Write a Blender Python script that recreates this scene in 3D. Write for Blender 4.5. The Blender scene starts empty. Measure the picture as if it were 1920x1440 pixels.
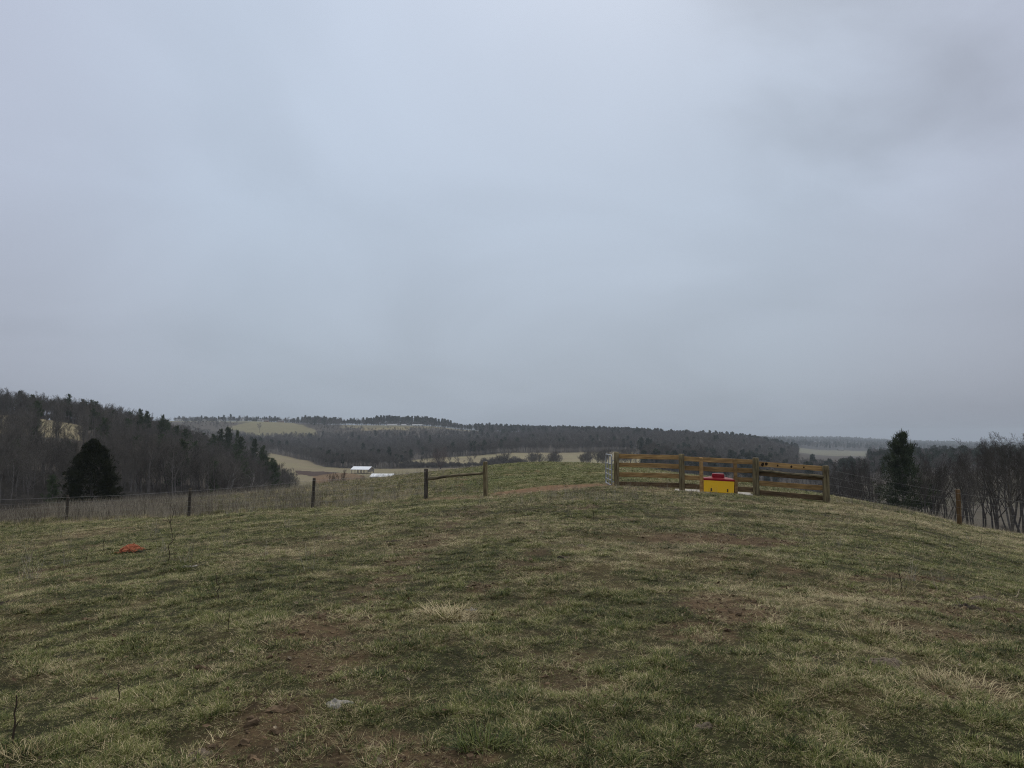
import bpy, math, random
import numpy as np
from mathutils import Vector, Matrix

SC = bpy.context.scene
COL = SC.collection
R = math.radians
rng = np.random.default_rng(11)
random.seed(5)

# ------------------------------------------------------------------ camera, sky, sun, exposure
F = 1380.0                      # focal length in pixels of the 1920 px wide photograph
PITCH = math.atan(95.0 / F)
CP, SP = math.cos(PITCH), math.sin(PITCH)
CZ = 1.6
cam_d = bpy.data.cameras.new("camera")
cam_d.sensor_width = 36.0
cam_d.lens = 36.0 * F / 1920.0
cam_d.clip_start = 0.05
cam_d.clip_end = 30000
cam = bpy.data.objects.new("camera", cam_d)
cam.location = (0, 0, CZ)
cam.rotation_euler = (math.pi / 2 + PITCH, 0, 0)
COL.objects.link(cam)
SC.camera = cam

SUN_EL, SUN_AZ = R(48), R(12)   # azimuth measured from +Y (ahead of the camera) towards +X
world = bpy.data.worlds.new("World")
SC.world = world
world.use_nodes = True


def build_world():
    nt = world.node_tree
    N, L = nt.nodes, nt.links
    N.clear()
    out = N.new("ShaderNodeOutputWorld")
    sky = N.new("ShaderNodeTexSky")
    sky.sky_type = 'NISHITA'
    sky.sun_disc = False
    sky.sun_elevation = SUN_EL
    sky.sun_rotation = SUN_AZ
    sky.dust_density = 4.0
    b1 = N.new("ShaderNodeBackground")
    b1.inputs[1].default_value = 0.06
    L.new(sky.outputs[0], b1.inputs[0])

    tc = N.new("ShaderNodeTexCoord")
    sep = N.new("ShaderNodeSeparateXYZ")
    L.new(tc.outputs['Generated'], sep.inputs[0])

    def math_(op, a, b=None, clamp=False):
        m = N.new("ShaderNodeMath")
        m.operation = op
        m.use_clamp = clamp
        for i, q in enumerate((a, b)):
            if q is None:
                continue
            if isinstance(q, (int, float)):
                m.inputs[i].default_value = q
            else:
                L.new(q, m.inputs[i])
        return m.outputs[0]

    def maprange(x, a, b, c, d, smooth=True):
        m = N.new("ShaderNodeMapRange")
        if smooth:
            m.interpolation_type = 'SMOOTHSTEP'
        L.new(x, m.inputs[0])
        for i, q in enumerate((a, b, c, d)):
            m.inputs[1 + i].default_value = q
        return m.outputs[0]

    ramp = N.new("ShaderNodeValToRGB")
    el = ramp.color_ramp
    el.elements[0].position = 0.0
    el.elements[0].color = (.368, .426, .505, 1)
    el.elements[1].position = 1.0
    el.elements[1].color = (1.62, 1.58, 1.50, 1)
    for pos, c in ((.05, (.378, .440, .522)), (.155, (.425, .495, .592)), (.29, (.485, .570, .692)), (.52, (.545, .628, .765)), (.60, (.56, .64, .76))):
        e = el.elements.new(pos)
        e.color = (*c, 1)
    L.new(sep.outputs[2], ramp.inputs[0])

    # the brightest part of the overcast lies ahead; both sides are darker
    dot = N.new("ShaderNodeVectorMath")
    dot.operation = 'DOT_PRODUCT'
    bd = Vector((-0.10, 0.88, 0.46)).normalized()
    L.new(tc.outputs['Generated'], dot.inputs[0])
    dot.inputs[1].default_value = bd
    glow = maprange(dot.outputs['Value'], .56, .98, .78, 1.03)

    # cloud sheet: project the direction on a flat layer
    zz = math_('ADD', sep.outputs[2], .42)
    px = math_('DIVIDE', sep.outputs[0], zz)
    py = math_('DIVIDE', sep.outputs[1], zz)
    comb = N.new("ShaderNodeCombineXYZ")
    L.new(px, comb.inputs[0])
    L.new(py, comb.inputs[1])
    n1 = N.new("ShaderNodeTexNoise")
    n1.inputs['Scale'].default_value = 1.8
    n1.inputs['Detail'].default_value = 4
    n1.inputs['Roughness'].default_value = .45
    n1.inputs['Distortion'].default_value = .6
    L.new(comb.outputs[0], n1.inputs['Vector'])
    soft = maprange(n1.outputs[0], .3, .7, .94, 1.045)
    n2 = N.new("ShaderNodeTexNoise")
    n2.inputs['Scale'].default_value = 2.6
    n2.inputs['Detail'].default_value = 5
    n2.inputs['Roughness'].default_value = .5
    n2.inputs['Distortion'].default_value = .2
    mp = N.new("ShaderNodeMapping")
    mp.inputs['Location'].default_value = (3.7, 1.9, 0)
    mp.inputs['Rotation'].default_value = (0, 0, R(-35))
    mp.inputs['Scale'].default_value = (1, 1.25, 1)
    L.new(comb.outputs[0], mp.inputs[0])
    L.new(mp.outputs[0], n2.inputs['Vector'])
    dark = maprange(n2.outputs[0], .34, .70, 0, 1)
    dd = N.new("ShaderNodeVectorMath")
    dd.operation = 'DOT_PRODUCT'
    L.new(tc.outputs['Generated'], dd.inputs[0])
    dd.inputs[1].default_value = Vector((.43, .78, .47)).normalized()
    bank = maprange(dd.outputs['Value'], .955, .999, 0, 1)
    dk = math_('MULTIPLY', math_('MULTIPLY', dark, bank), .24)
    fac = math_('MULTIPLY', math_('MULTIPLY', glow, soft), math_('SUBTRACT', 1.0, dk))
    # faint purple warmth low on the flanks
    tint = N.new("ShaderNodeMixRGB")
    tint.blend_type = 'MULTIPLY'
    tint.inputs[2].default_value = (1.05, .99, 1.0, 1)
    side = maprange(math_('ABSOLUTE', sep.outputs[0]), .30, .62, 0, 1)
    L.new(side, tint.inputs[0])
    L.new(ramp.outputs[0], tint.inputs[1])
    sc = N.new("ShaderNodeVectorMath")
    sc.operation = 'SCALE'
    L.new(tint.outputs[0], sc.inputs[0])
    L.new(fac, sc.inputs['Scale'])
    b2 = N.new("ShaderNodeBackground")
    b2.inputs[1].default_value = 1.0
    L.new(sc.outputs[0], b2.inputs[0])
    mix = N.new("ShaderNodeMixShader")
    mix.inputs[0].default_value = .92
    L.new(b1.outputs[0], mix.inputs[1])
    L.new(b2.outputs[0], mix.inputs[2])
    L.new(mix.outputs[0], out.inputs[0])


build_world()
sun_d = bpy.data.lights.new("sun", 'SUN')
sun_d.energy = 1.0
sun_d.angle = R(30)
sun_d.color = (1, .93, .82)
sun = bpy.data.objects.new("sun", sun_d)
sv = Vector((math.sin(SUN_AZ) * math.cos(SUN_EL), math.cos(SUN_AZ) * math.cos(SUN_EL), math.sin(SUN_EL)))
sun.rotation_euler = sv.to_track_quat('Z', 'Y').to_euler()
COL.objects.link(sun)
SC.view_settings.view_transform = 'Standard'
SC.view_settings.look = 'None'
SC.view_settings.exposure = 0
SC.view_settings.gamma = 1
SC.view_settings.use_curve_mapping = False
SC.cycles.max_bounces = 4
SC.cycles.diffuse_bounces = 3
SC.cycles.volume_bounces = 0
SC.render.film_transparent = False
SC.cycles.filter_width = 1.1
SC.cycles.use_denoising = True
SC.cycles.denoising_prefilter = 'NONE'


# ------------------------------------------------------------------ small helpers
def slope(v):
    b = (720 - v) / F
    return (SP + CP * b) / (CP - SP * b)


def sx(u, v=815.0):
    b = (720 - v) / F
    return ((u - 960) / F) / (CP - SP * b)


def V_(d, v):
    return (d, CZ + d * slope(v))


def hash2(ix, iy, seed):
    h = (ix.astype(np.int64) * 374761393 + iy.astype(np.int64) * 668265263 + seed * 1274126177) & 0xFFFFFFFF
    h = ((h ^ (h >> 13)) * 1274126177) & 0xFFFFFFFF
    h = h ^ (h >> 16)
    return (h & 0xFFFFFF) / float(0xFFFFFF)


def vnoise(x, y, seed=0):
    xi, yi = np.floor(x), np.floor(y)
    fx, fy = x - xi, y - yi
    fx = fx * fx * (3 - 2 * fx)
    fy = fy * fy * (3 - 2 * fy)
    a = hash2(xi, yi, seed)
    b = hash2(xi + 1, yi, seed)
    c = hash2(xi, yi + 1, seed)
    d = hash2(xi + 1, yi + 1, seed)
    return (a * (1 - fx) + b * fx) * (1 - fy) + (c * (1 - fx) + d * fx) * fy


def fbm(x, y, seed=0, octv=4, gain=.5):
    s, a, t = 0, 1.0, 0
    for o in range(octv):
        c, sn = math.cos(.6 * o), math.sin(.6 * o)
        s = s + a * vnoise((x * c - y * sn) * 2 ** o + 17.3 * o, (x * sn + y * c) * 2 ** o - 9.1 * o, seed + o)
        t += a
        a *= gain
    return s / t


def sstep(x, a, b):
    t = np.clip((x - a) / (b - a), 0, 1)
    return t * t * (3 - 2 * t)


def inpoly(px, py, poly):
    inside = np.zeros(np.shape(px), bool)
    n = len(poly)
    for i in range(n):
        x1, y1 = poly[i]
        x2, y2 = poly[(i + 1) % n]
        c = ((y1 > py) != (y2 > py))
        if y1 != y2:
            inside ^= c & (px < (x2 - x1) * (py - y1) / (y2 - y1) + x1)
    return inside


def pchip(x, y, xq):
    x = np.asarray(x, float)
    y = np.asarray(y, float)
    h = np.diff(x)
    dl = np.diff(y, axis=0) / (h if y.ndim == 1 else h[:, None])
    m = np.zeros_like(y)
    w1 = 2 * h[1:] + h[:-1]
    w2 = h[1:] + 2 * h[:-1]
    if y.ndim > 1:
        w1, w2 = w1[:, None], w2[:, None]
    with np.errstate(divide='ignore', invalid='ignore'):
        mm = (w1 + w2) / (w1 / dl[:-1] + w2 / dl[1:])
    m[1:-1] = np.where(dl[:-1] * dl[1:] > 0, np.nan_to_num(mm), 0)
    m[0], m[-1] = dl[0], dl[-1]
    i = np.clip(np.searchsorted(x, xq) - 1, 0, len(x) - 2)
    hh = h[i]
    t = np.clip((xq - x[i]) / hh, 0, 1)
    if y.ndim > 1:
        t, hh = t[:, None], hh[:, None]
    return ((2 * t**3 - 3 * t**2 + 1) * y[i] + (t**3 - 2 * t**2 + t) * hh * m[i] + (-2 * t**3 + 3 * t**2) * y[i + 1] + (t**3 - t**2) * hh * m[i + 1])


# ------------------------------------------------------------------ terrain height
# per viewing direction: fence line, near crest, drop, valley start, valley, wood edge, mid slope, ridge, behind, far, end
COLS = [
    (-150, V_(35, 990), V_(48, 995), (80, -11), (120, -11), (240, 0), (340, 10), (600, -10), (1750, 28), (2300, 5), (5000, -20), (9000, -170)),
    (0, V_(33.5, 983), V_(48, 986), (85, -9.5), (125, -10.5), (250, 1), (340, 11), (600, -10), (1750, 30), (2300, 5), (5000, -20), (9000, -170)),
    (127, V_(33, 975), V_(50, 960), (85, -7.4), (135, -11), (260, -.2), (345, 7.5), (640, -10), (1750, 32), (2300, 5), (5000, -20), (9000, -170)),
    (230, V_(32, 972), V_(56, 948), (90, -7.6), (145, -11.5), (275, -5), (365, 3), (800, -10), (1750, 33), (2300, 5), (5000, -20), (9000, -170)),
    (354, V_(31, 970), V_(60, 936), (95, -8.3), (160, -13), (300, -10), (380, -6), (1000, -14), (1750, 33), (2300, 5), (5000, -20), (9000, -170)),
    (450, V_(30.4, 963), V_(61, 926), (105, -9.4), (185, -17), (330, -16), (420, -15), (1230, -11), (1750, 33), (2300, 5), (5000, -20), (9000, -170)),
    (560, V_(30, 957.5), V_(62, 915), (120, -11.5), (220, -22), (480, -25), (750, -24), (1200, -15), (1720, 28), (2300, 0), (5000, -20), (9000, -170)),
    (640, V_(30, 953), V_(63, 904), (130, -13), (260, -24), (560, -25), (680, -25), (1200, -14), (1650, 23), (2300, 0), (5000, -20), (9000, -170)),
    (740, V_(30, 943), V_(65, 893), (140, -14), (300, -25), (560, -25), (640, -25), (1200, -13), (1600, 21), (2300, 0), (5000, -20), (9000, -170)),
    (800, V_(30, 936), V_(66, 886), (145, -14), (300, -24.5), (560, -25), (680, -22.5), (1180, -13), (1600, 20), (2300, 0), (5000, -20), (9000, -170)),
    (900, V_(29.8, 931), V_(70, 875.5), (150, -13), (300, -24), (580, -23.5), (720, -19.5), (1150, -12), (1620, 10), (2300, 0), (5000, -20), (9000, -170)),
    (1040, V_(30, 918), V_(72, 867), (150, -11.5), (300, -23), (580, -22.5), (780, -18), (1150, -6), (1800, 6), (2400, 0), (5000, -20), (9000, -170)),
    (1153, V_(30, 912), V_(68, 871), (150, -12), (300, -24), (600, -22), (800, -17), (1150, -3), (1800, 2), (2400, -5), (5000, -20), (9000, -170)),
    (1290, V_(29.7, 918), V_(55, 889), (130, -13), (300, -25), (500, -27), (700, -25), (1150, -5), (1700, -11), (2400, -12), (5000, -25), (9000, -170)),
    (1416, V_(28.7, 927.5), V_(46, 903), (110, -13), (280, -26), (450, -30), (650, -30), (1150, -15), (1650, -18), (2400, -24), (5000, -32), (9000, -170)),
    (1475, V_(28.5, 934), V_(42, 917.5), (98, -12), (270, -25.5), (425, -31), (650, -32), (1170, -26), (1670, -34), (2400, -36), (5000, -33), (9000, -200)),
    (1548, V_(28.3, 941), V_(38, 932), (88, -11), (260, -25), (400, -32), (650, -34), (1200, -38), (1700, -45), (2400, -48), (5000, -34), (9000, -230)),
    (1700, V_(28, 962.5), V_(33, 961), (75, -9), (200, -22), (350, -26), (500, -26), (1000, -31), (1700, -48), (2400, -55), (5000, -56), (9000, -280)),
    (1797, V_(28, 985), V_(31.5, 985), (65, -8), (180, -21), (330, -24), (490, -25), (900, -29), (1700, -48), (2400, -60), (5000, -66), (9000, -280)),
    (1920, V_(28, 1006), V_(31.5, 1007), (62, -8.6), (170, -20), (320, -24), (490, -25), (800, -27), (1700, -48), (2400, -60), (5000, -74), (9000, -280)),
    (2100, V_(28, 1030), V_(32, 1034), (62, -9.6), (170, -20), (320, -24), (490, -25), (800, -27), (1700, -48), (2400, -60), (5000, -74), (9000, -280)),
]


def build_height_table():
    th, T, Z = [], [], []

    def push(theta, knots, sc=1.0):
        zf = knots[0][1]
        kk = [(1.0, 0.0), (4.0, .012 * zf), (9.5, .11 * zf), (18, .42 * zf)] + list(knots)
        s = math.sqrt(1 + math.tan(theta) ** 2) if abs(theta) < 1.2 and sc == 1.0 else sc
        th.append(theta)
        T.append([math.log(k[0] * (s if i > 3 else 1.0)) for i, k in enumerate(kk)])
        Z.append([k[1] for k in kk])
    l, r = COLS[0][1:], COLS[-1][1:]
    mid = [((a[0] + b[0]) / 2, (a[1] + b[1]) / 2) for a, b in zip(l, r)]
    push(-math.pi, mid, 1.3)
    push(-1.7, l, 1.35)
    push(-1.0, l, 1.3)
    for c in COLS:
        push(math.atan(sx(c[0])), c[1:])
    push(1.0, r, 1.3)
    push(1.7, r, 1.35)
    push(math.pi, mid, 1.3)
    th, T, Z = np.array(th), np.array(T), np.array(Z)
    thg = np.concatenate([np.linspace(-math.pi, -.85, 60, endpoint=False), np.linspace(-.85, .85, 700, endpoint=False), np.linspace(.85, math.pi, 61)])
    Tg, Zg = pchip(th, T, thg), pchip(th, Z, thg)
    tg = np.linspace(0, math.log(9000), 900)
    H = np.empty((len(thg), len(tg)))
    for i in range(len(thg)):
        H[i] = pchip(Tg[i], Zg[i], np.clip(tg, Tg[i][0], Tg[i][-1]))
    return thg, tg, H


THG, TG, HT = build_height_table()


def height(x, y):
    x = np.asarray(x, float)
    y = np.asarray(y, float)
    r = np.hypot(x, y)
    th = np.arctan2(x, y)
    t = np.clip(np.log(np.maximum(r, 1.0)), 0, TG[-1] - 1e-6)
    i = np.clip(np.searchsorted(THG, th) - 1, 0, len(THG) - 2)
    a = np.clip((th - THG[i]) / (THG[i + 1] - THG[i]), 0, 1)
    k = t / (TG[1] - TG[0])
    j = np.clip(np.floor(k).astype(int), 0, len(TG) - 2)
    b = k - j
    z = (HT[i, j] * (1 - b) + HT[i, j + 1] * b) * (1 - a) + (HT[i + 1, j] * (1 - b) + HT[i + 1, j + 1] * b) * a
    z = z + (fbm(x / .45, y / .45, 3, 2) - .5) * .035 * sstep(-r, -60, -30)
    z = z + (fbm(x / 1.7, y / 1.7, 7, 2) - .5) * .11 * sstep(-r, -160, -60) * sstep(r, 1.5, 5)
    z = z + (fbm(x / 7, y / 7, 13, 2) - .5) * .22 * sstep(r, 8, 24) * sstep(-r, -400, -120)
    z = z + (fbm(x / 60, y / 60, 23, 3) - .5) * 2.2 * sstep(r, 120, 420)
    z = z + (fbm(x / 260, y / 260, 29, 2) - .5) * 9 * sstep(r, 2000, 3200)
    w = sstep(x, 6.1, 6.6) * sstep(-x, -9.7, -9.2) * sstep(y, 27.9, 28.35) * sstep(-y, -31.0, -30.2)
    z = z * (1 - w) + (-.745 - (x - 8.0) * .042) * w
    return z


def zat(x, y):
    return float(height(np.array([x]), np.array([y]))[0])


def ground(u, d):
    """Ground point at photo column u and depth d."""
    x = sx(u) * d
    return Vector((x, d, zat(x, d)))


def hit(u, v):
    """Where the sight line of a photo pixel first meets the ground."""
    ds = np.exp(np.linspace(math.log(2.2), math.log(300), 3000))
    x = sx(u, v) * ds
    g = height(x, ds)
    s = CZ + ds * slope(v)
    w = np.nonzero(g >= s)[0]
    i = w[0] if len(w) else -1
    return Vector((x[i], ds[i], g[i]))


def link(o, parent=None):
    COL.objects.link(o)
    if parent is not None:
        o.parent = parent
    return o


def tag(o, label=None, cat=None, group=None, kind=None):
    if label:
        o['label'] = label
    if cat:
        o['category'] = cat
    if group:
        o['group'] = group
    if kind:
        o['kind'] = kind
    return o


def thing(name, label, cat, loc=(0, 0, 0), rz=0.0, group=None):
    o = bpy.data.objects.new(name, None)
    o.empty_display_size = .3
    o.location = loc
    o.rotation_euler = (0, 0, rz)
    link(o)
    return tag(o, label, cat, group)


class MB:
    """Collects vertices, quads and triangles and links them as one mesh object."""

    def __init__(s):
        s.v, s.q, s.t, s.n = [], [], [], 0
        s.qm, s.tm = [], []
        s.at = []

    def add(s, V, Q=None, T=None, mat=0, tint=0.0):
        V = np.asarray(V, float).reshape(-1, 3)
        s.v.append(V)
        s.at.append(np.full(len(V), tint) if np.isscalar(tint) else np.asarray(tint, float))
        if Q is not None and len(Q):
            Q = np.asarray(Q, int).reshape(-1, 4)
            s.q.append(Q + s.n)
            s.qm.append(np.full(len(Q), mat))
        if T is not None and len(T):
            T = np.asarray(T, int).reshape(-1, 3)
            s.t.append(T + s.n)
            s.tm.append(np.full(len(T), mat))
        s.n += len(V)

    def tube(s, pts, rad, sides=6, mat=0, cap=False, tint=0.0, ph=0.0):
        P = np.asarray(pts, float)
        n = len(P)
        rad = np.broadcast_to(np.asarray(rad, float), (n,))
        D = np.gradient(P, axis=0)
        D /= np.linalg.norm(D, axis=1, keepdims=True) + 1e-12
        ref = np.array([0, 0, 1.0]) if abs(D[0, 2]) < .9 else np.array([1.0, 0, 0])
        A = np.cross(D, ref)
        A /= np.linalg.norm(A, axis=1, keepdims=True) + 1e-12
        B = np.cross(D, A)
        ang = np.arange(sides) * 2 * math.pi / sides + ph
        V = P[:, None, :] + rad[:, None, None] * (A[:, None, :] * np.cos(ang)[None, :, None] + B[:, None, :] * np.sin(ang)[None, :, None])
        i = np.arange(n - 1)[:, None] * sides
        k = np.arange(sides)[None, :]
        k2 = (k + 1) % sides
        Q = np.stack([i + k, i + k2, i + sides + k2, i + sides + k], -1).reshape(-1, 4)
        T = None
        VV = V.reshape(-1, 3)
        if cap:
            VV = np.vstack([VV, P[:1], P[-1:]])
            kk = np.arange(sides)
            k3 = (kk + 1) % sides
            b = (n - 1) * sides
            T = np.vstack([np.stack([k3, kk, np.full(sides, n * sides)], -1), np.stack([b + kk, b + k3, np.full(sides, n * sides + 1)], -1)])
        s.add(VV, Q, T, mat, tint)

    def box(s, sx_, sy_, sz_, c=(0, 0, 0), bev=0.0, mat=0):
        bm = __import__('bmesh').new()
        bmesh = __import__('bmesh')
        bmesh.ops.create_cube(bm, size=1)
        for v in bm.verts:
            v.co = Vector((v.co.x * sx_, v.co.y * sy_, v.co.z * sz_)) + Vector(c)
        if bev:
            bmesh.ops.bevel(bm, geom=bm.edges[:], offset=bev, segments=2, affect='EDGES', profile=.6)
        s.bm(bm, mat)

    def bm(s, bm, mat=0):
        bm.verts.index_update()
        V = [tuple(v.co) for v in bm.verts]
        Q, T = [], []
        for f in bm.faces:
            ii = [v.index for v in f.verts]
            if len(ii) == 4:
                Q.append(ii)
            else:
                for k in range(1, len(ii) - 1):
                    T.append([ii[0], ii[k], ii[k + 1]])
        s.add(V, Q, T, mat)
        bm.free()

    def mesh(s, name, mats, smooth=False, tint=False):
        me = bpy.data.meshes.new(name)
        V = np.concatenate(s.v)
        Q = np.concatenate(s.q) if s.q else np.zeros((0, 4), int)
        T = np.concatenate(s.t) if s.t else np.zeros((0, 3), int)
        me.vertices.add(len(V))
        me.vertices.foreach_set('co', V.ravel().astype(np.float32))
        lv = np.concatenate([Q.ravel(), T.ravel()])
        me.loops.add(len(lv))
        me.loops.foreach_set('vertex_index', lv.astype(np.int32))
        me.polygons.add(len(Q) + len(T))
        ls = np.concatenate([np.arange(len(Q)) * 4, len(Q) * 4 + np.arange(len(T)) * 3])
        me.polygons.foreach_set('loop_start', ls.astype(np.int32))
        for m in (mats if isinstance(mats, (list, tuple)) else [mats]):
            me.materials.append(m)
        mi = np.concatenate(s.qm + s.tm) if (s.qm or s.tm) else np.zeros(0)
        me.polygons.foreach_set('material_index', mi.astype(np.int32))
        if tint:
            a = me.attributes.new('tint', 'FLOAT', 'POINT')
            a.data.foreach_set('value', np.concatenate(s.at).astype(np.float32))
        me.update(calc_edges=True)
        me.validate()
        me.polygons.foreach_set('use_smooth', np.full(len(me.polygons), smooth))
        return me

    def build(s, name, mats, parent=None, smooth=False, tint=False, loc=None, rot=None):
        o = bpy.data.objects.new(name, s.mesh(name, mats, smooth, tint))
        if loc is not None:
            o.location = loc
        if rot is not None:
            o.rotation_mode = 'XYZ'
            o.rotation_euler = rot
        return link(o, parent)


def copy_tree(o, parent=None):
    c = o.copy()
    COL.objects.link(c)
    if parent is not None:
        c.parent = parent
    for ch in list(o.children):
        copy_tree(ch, c)
    return c


# ------------------------------------------------------------------ materials
def mat(name, col, col2=None, scale=5.0, rough=.8, coord='Object', stretch=(1, 1, 1), bump=0.0, bscale=None, spec=.2, detail=5, lo=.35, hi=.65, metallic=0.0, rnd=0.0):
    m = bpy.data.materials.new(name)
    m.use_nodes = True
    N, L = m.node_tree.nodes, m.node_tree.links
    b = N['Principled BSDF']
    b.inputs['Roughness'].default_value = rough
    b.inputs['Specular IOR Level'].default_value = spec
    b.inputs['Metallic'].default_value = metallic
    b.inputs['Base Color'].default_value = (*col, 1)
    if col2 is not None:
        tc = N.new('ShaderNodeTexCoord')
        mp = N.new('ShaderNodeMapping')
        mp.inputs['Scale'].default_value = stretch
        L.new(tc.outputs[coord], mp.inputs[0])
        vec = mp.outputs[0]
        oi = N.new('ShaderNodeObjectInfo')
        if rnd:
            va = N.new('ShaderNodeVectorMath')
            va.operation = 'MULTIPLY_ADD'
            va.inputs[1].default_value = (37.0, 37.0, 37.0)
            L.new(oi.outputs['Random'], va.inputs[0])
            L.new(vec, va.inputs[2])
            vec = va.outputs[0]
        n = N.new('ShaderNodeTexNoise')
        n.inputs['Scale'].default_value = scale
        n.inputs['Detail'].default_value = detail
        n.inputs['Roughness'].default_value = .6
        L.new(vec, n.inputs['Vector'])
        r = N.new('ShaderNodeValToRGB')
        r.color_ramp.elements[0].position = lo
        r.color_ramp.elements[0].color = (*col, 1)
        r.color_ramp.elements[1].position = hi
        r.color_ramp.elements[1].color = (*col2, 1)
        L.new(n.outputs[0], r.inputs[0])
        cout = r.outputs[0]
        if rnd:
            mr = N.new('ShaderNodeMapRange')
            mr.inputs[3].default_value = 1 - rnd
            mr.inputs[4].default_value = 1 + rnd
            L.new(oi.outputs['Random'], mr.inputs[0])
            sc = N.new('ShaderNodeVectorMath')
            sc.operation = 'SCALE'
            L.new(cout, sc.inputs[0])
            L.new(mr.outputs[0], sc.inputs['Scale'])
            cout = sc.outputs[0]
        L.new(cout, b.inputs['Base Color'])
        if bump:
            n2 = N.new('ShaderNodeTexNoise')
            n2.inputs['Scale'].default_value = bscale or scale * 2
            n2.inputs['Detail'].default_value = 4
            L.new(vec, n2.inputs['Vector'])
            bp = N.new('ShaderNodeBump')
            bp.inputs['Strength'].default_value = bump
            bp.inputs['Distance'].default_value = .02
            L.new(n2.outputs[0], bp.inputs['Height'])
            L.new(bp.outputs[0], b.inputs['Normal'])
    return m


def blade_mat(name, c0, c1, c2, rough=.6, transl=0.0):
    """Blades: colour from the per-blade tint, the clump's own random and broad patches over the land."""
    m = bpy.data.materials.new(name)
    m.use_nodes = True
    N, L = m.node_tree.nodes, m.node_tree.links
    b = N['Principled BSDF']
    b.inputs['Roughness'].default_value = rough
    b.inputs['Specular IOR Level'].default_value = .15
    at = N.new('ShaderNodeAttribute')
    at.attribute_name = 'tint'
    oi = N.new('ShaderNodeObjectInfo')
    ge = N.new('ShaderNodeNewGeometry')
    n = N.new('ShaderNodeTexNoise')
    n.inputs['Scale'].default_value = .55
    n.inputs['Detail'].default_value = 3
    L.new(ge.outputs['Position'], n.inputs['Vector'])
    a1 = N.new('ShaderNodeMath')
    a1.operation = 'MULTIPLY_ADD'
    L.new(oi.outputs['Random'], a1.inputs[0])
    a1.inputs[1].default_value = .35
    L.new(at.outputs['Fac'], a1.inputs[2])
    mr = N.new('ShaderNodeMapRange')
    mr.inputs[1].default_value = .3
    mr.inputs[2].default_value = .7
    mr.inputs[3].default_value = -.3
    mr.inputs[4].default_value = .3
    L.new(n.outputs[0], mr.inputs[0])
    n3 = N.new('ShaderNodeTexNoise')
    n3.inputs['Scale'].default_value = 4.2
    n3.inputs['Detail'].default_value = 2
    L.new(ge.outputs['Position'], n3.inputs['Vector'])
    mr3 = N.new('ShaderNodeMapRange')
    mr3.inputs[1].default_value = .3
    mr3.inputs[2].default_value = .7
    mr3.inputs[3].default_value = -.32
    mr3.inputs[4].default_value = .32
    L.new(n3.outputs[0], mr3.inputs[0])
    a0 = N.new('ShaderNodeMath')
    a0.operation = 'ADD'
    L.new(a1.outputs[0], a0.inputs[0])
    L.new(mr3.outputs[0], a0.inputs[1])
    a2 = N.new('ShaderNodeMath')
    a2.operation = 'ADD'
    L.new(a0.outputs[0], a2.inputs[0])
    L.new(mr.outputs[0], a2.inputs[1])
    r = N.new('ShaderNodeValToRGB')
    r.color_ramp.elements[0].position = .05
    r.color_ramp.elements[0].color = (*c0, 1)
    r.color_ramp.elements[1].position = 1.2 / 1.35
    r.color_ramp.elements[1].color = (*c2, 1)
    e = r.color_ramp.elements.new(.5)
    e.color = (*c1, 1)
    L.new(a2.outputs[0], r.inputs[0])
    L.new(r.outputs[0], b.inputs['Base Color'])
    return m


M = {}
M['bark'] = mat('bark', (.080, .070, .062), (.20, .185, .168), 3.0, .9, stretch=(4, 4, .7), bump=.4, rnd=.25)
M['bark_pale'] = mat('pale_bark', (.11, .10, .09), (.26, .25, .23), 2.0, .9, stretch=(3, 3, .7), rnd=.15)
M['twig'] = mat('twig', (.088, .079, .068), (.140, .127, .110), 1.0, .9, rnd=.25)
M['leaf'] = mat('dead_leaf', (.085, .055, .032), (.20, .135, .080), 8, .8, rnd=.35)
M['leaf_pale'] = mat('bleached_leaf', (.20, .16, .10), (.36, .30, .21), 8, .8, rnd=.25)
M['soil'] = mat('soil', (.065, .045, .027), (.15, .104, .062), 30, .95, bump=.6, rnd=.3)
M['bark_dark'] = mat('dark_bark', (.042, .036, .032), (.105, .095, .085), 3.0, .9, stretch=(4, 4, .7), bump=.4, rnd=.25)
M['twig_dark'] = mat('dark_twig', (.046, .040, .034), (.078, .069, .059), 1.0, .9, rnd=.25)
M['twig_red'] = mat('reddish_twig', (.085, .060, .052), (.12, .088, .076), 1.0, .9, rnd=.2)
M['needle'] = mat('needles', (.030, .046, .019), (.072, .096, .040), 1.6, .7, rnd=.25)
M['needle_far'] = mat('far_needles', (.034, .046, .028), (.060, .074, .044), .4, .8, rnd=.25)
M['cedar'] = mat('cedar_foliage', (.011, .016, .007), (.034, .038, .017), 1.3, .8)
M['post'] = mat('weathered_post', (.075, .057, .030), (.27, .225, .125), 2.2, .85, stretch=(7, 7, .8), bump=.5, bscale=9, rnd=.15)
M['post_brown'] = mat('brown_post', (.060, .036, .016), (.17, .105, .050), 2.2, .85, stretch=(7, 7, .8), bump=.5, bscale=9)
M['post_dark'] = mat('dark_post', (.030, .025, .020), (.11, .095, .075), 3.0, .9, stretch=(7, 7, .8), bump=.5, bscale=9, rnd=.15)
M['board'] = mat('treated_board', (.135, .080, .033), (.46, .295, .125), 2.2, .8, stretch=(.9, 6, 6), bump=.3, bscale=12, rnd=.3, lo=.25, hi=.75)
M['board_muddy'] = mat('muddy_board', (.07, .045, .024), (.17, .115, .062), 2.4, .85, stretch=(.9, 5, 5), bump=.3, bscale=12, rnd=.15)
M['knot'] = mat('knot', (.018, .012, .008), (.04, .025, .014), 9, .9)
M['rail'] = mat('split_rail', (.055, .045, .030), (.25, .21, .13), 2.6, .9, stretch=(.7, 6, 6), bump=.6, bscale=9)
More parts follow.
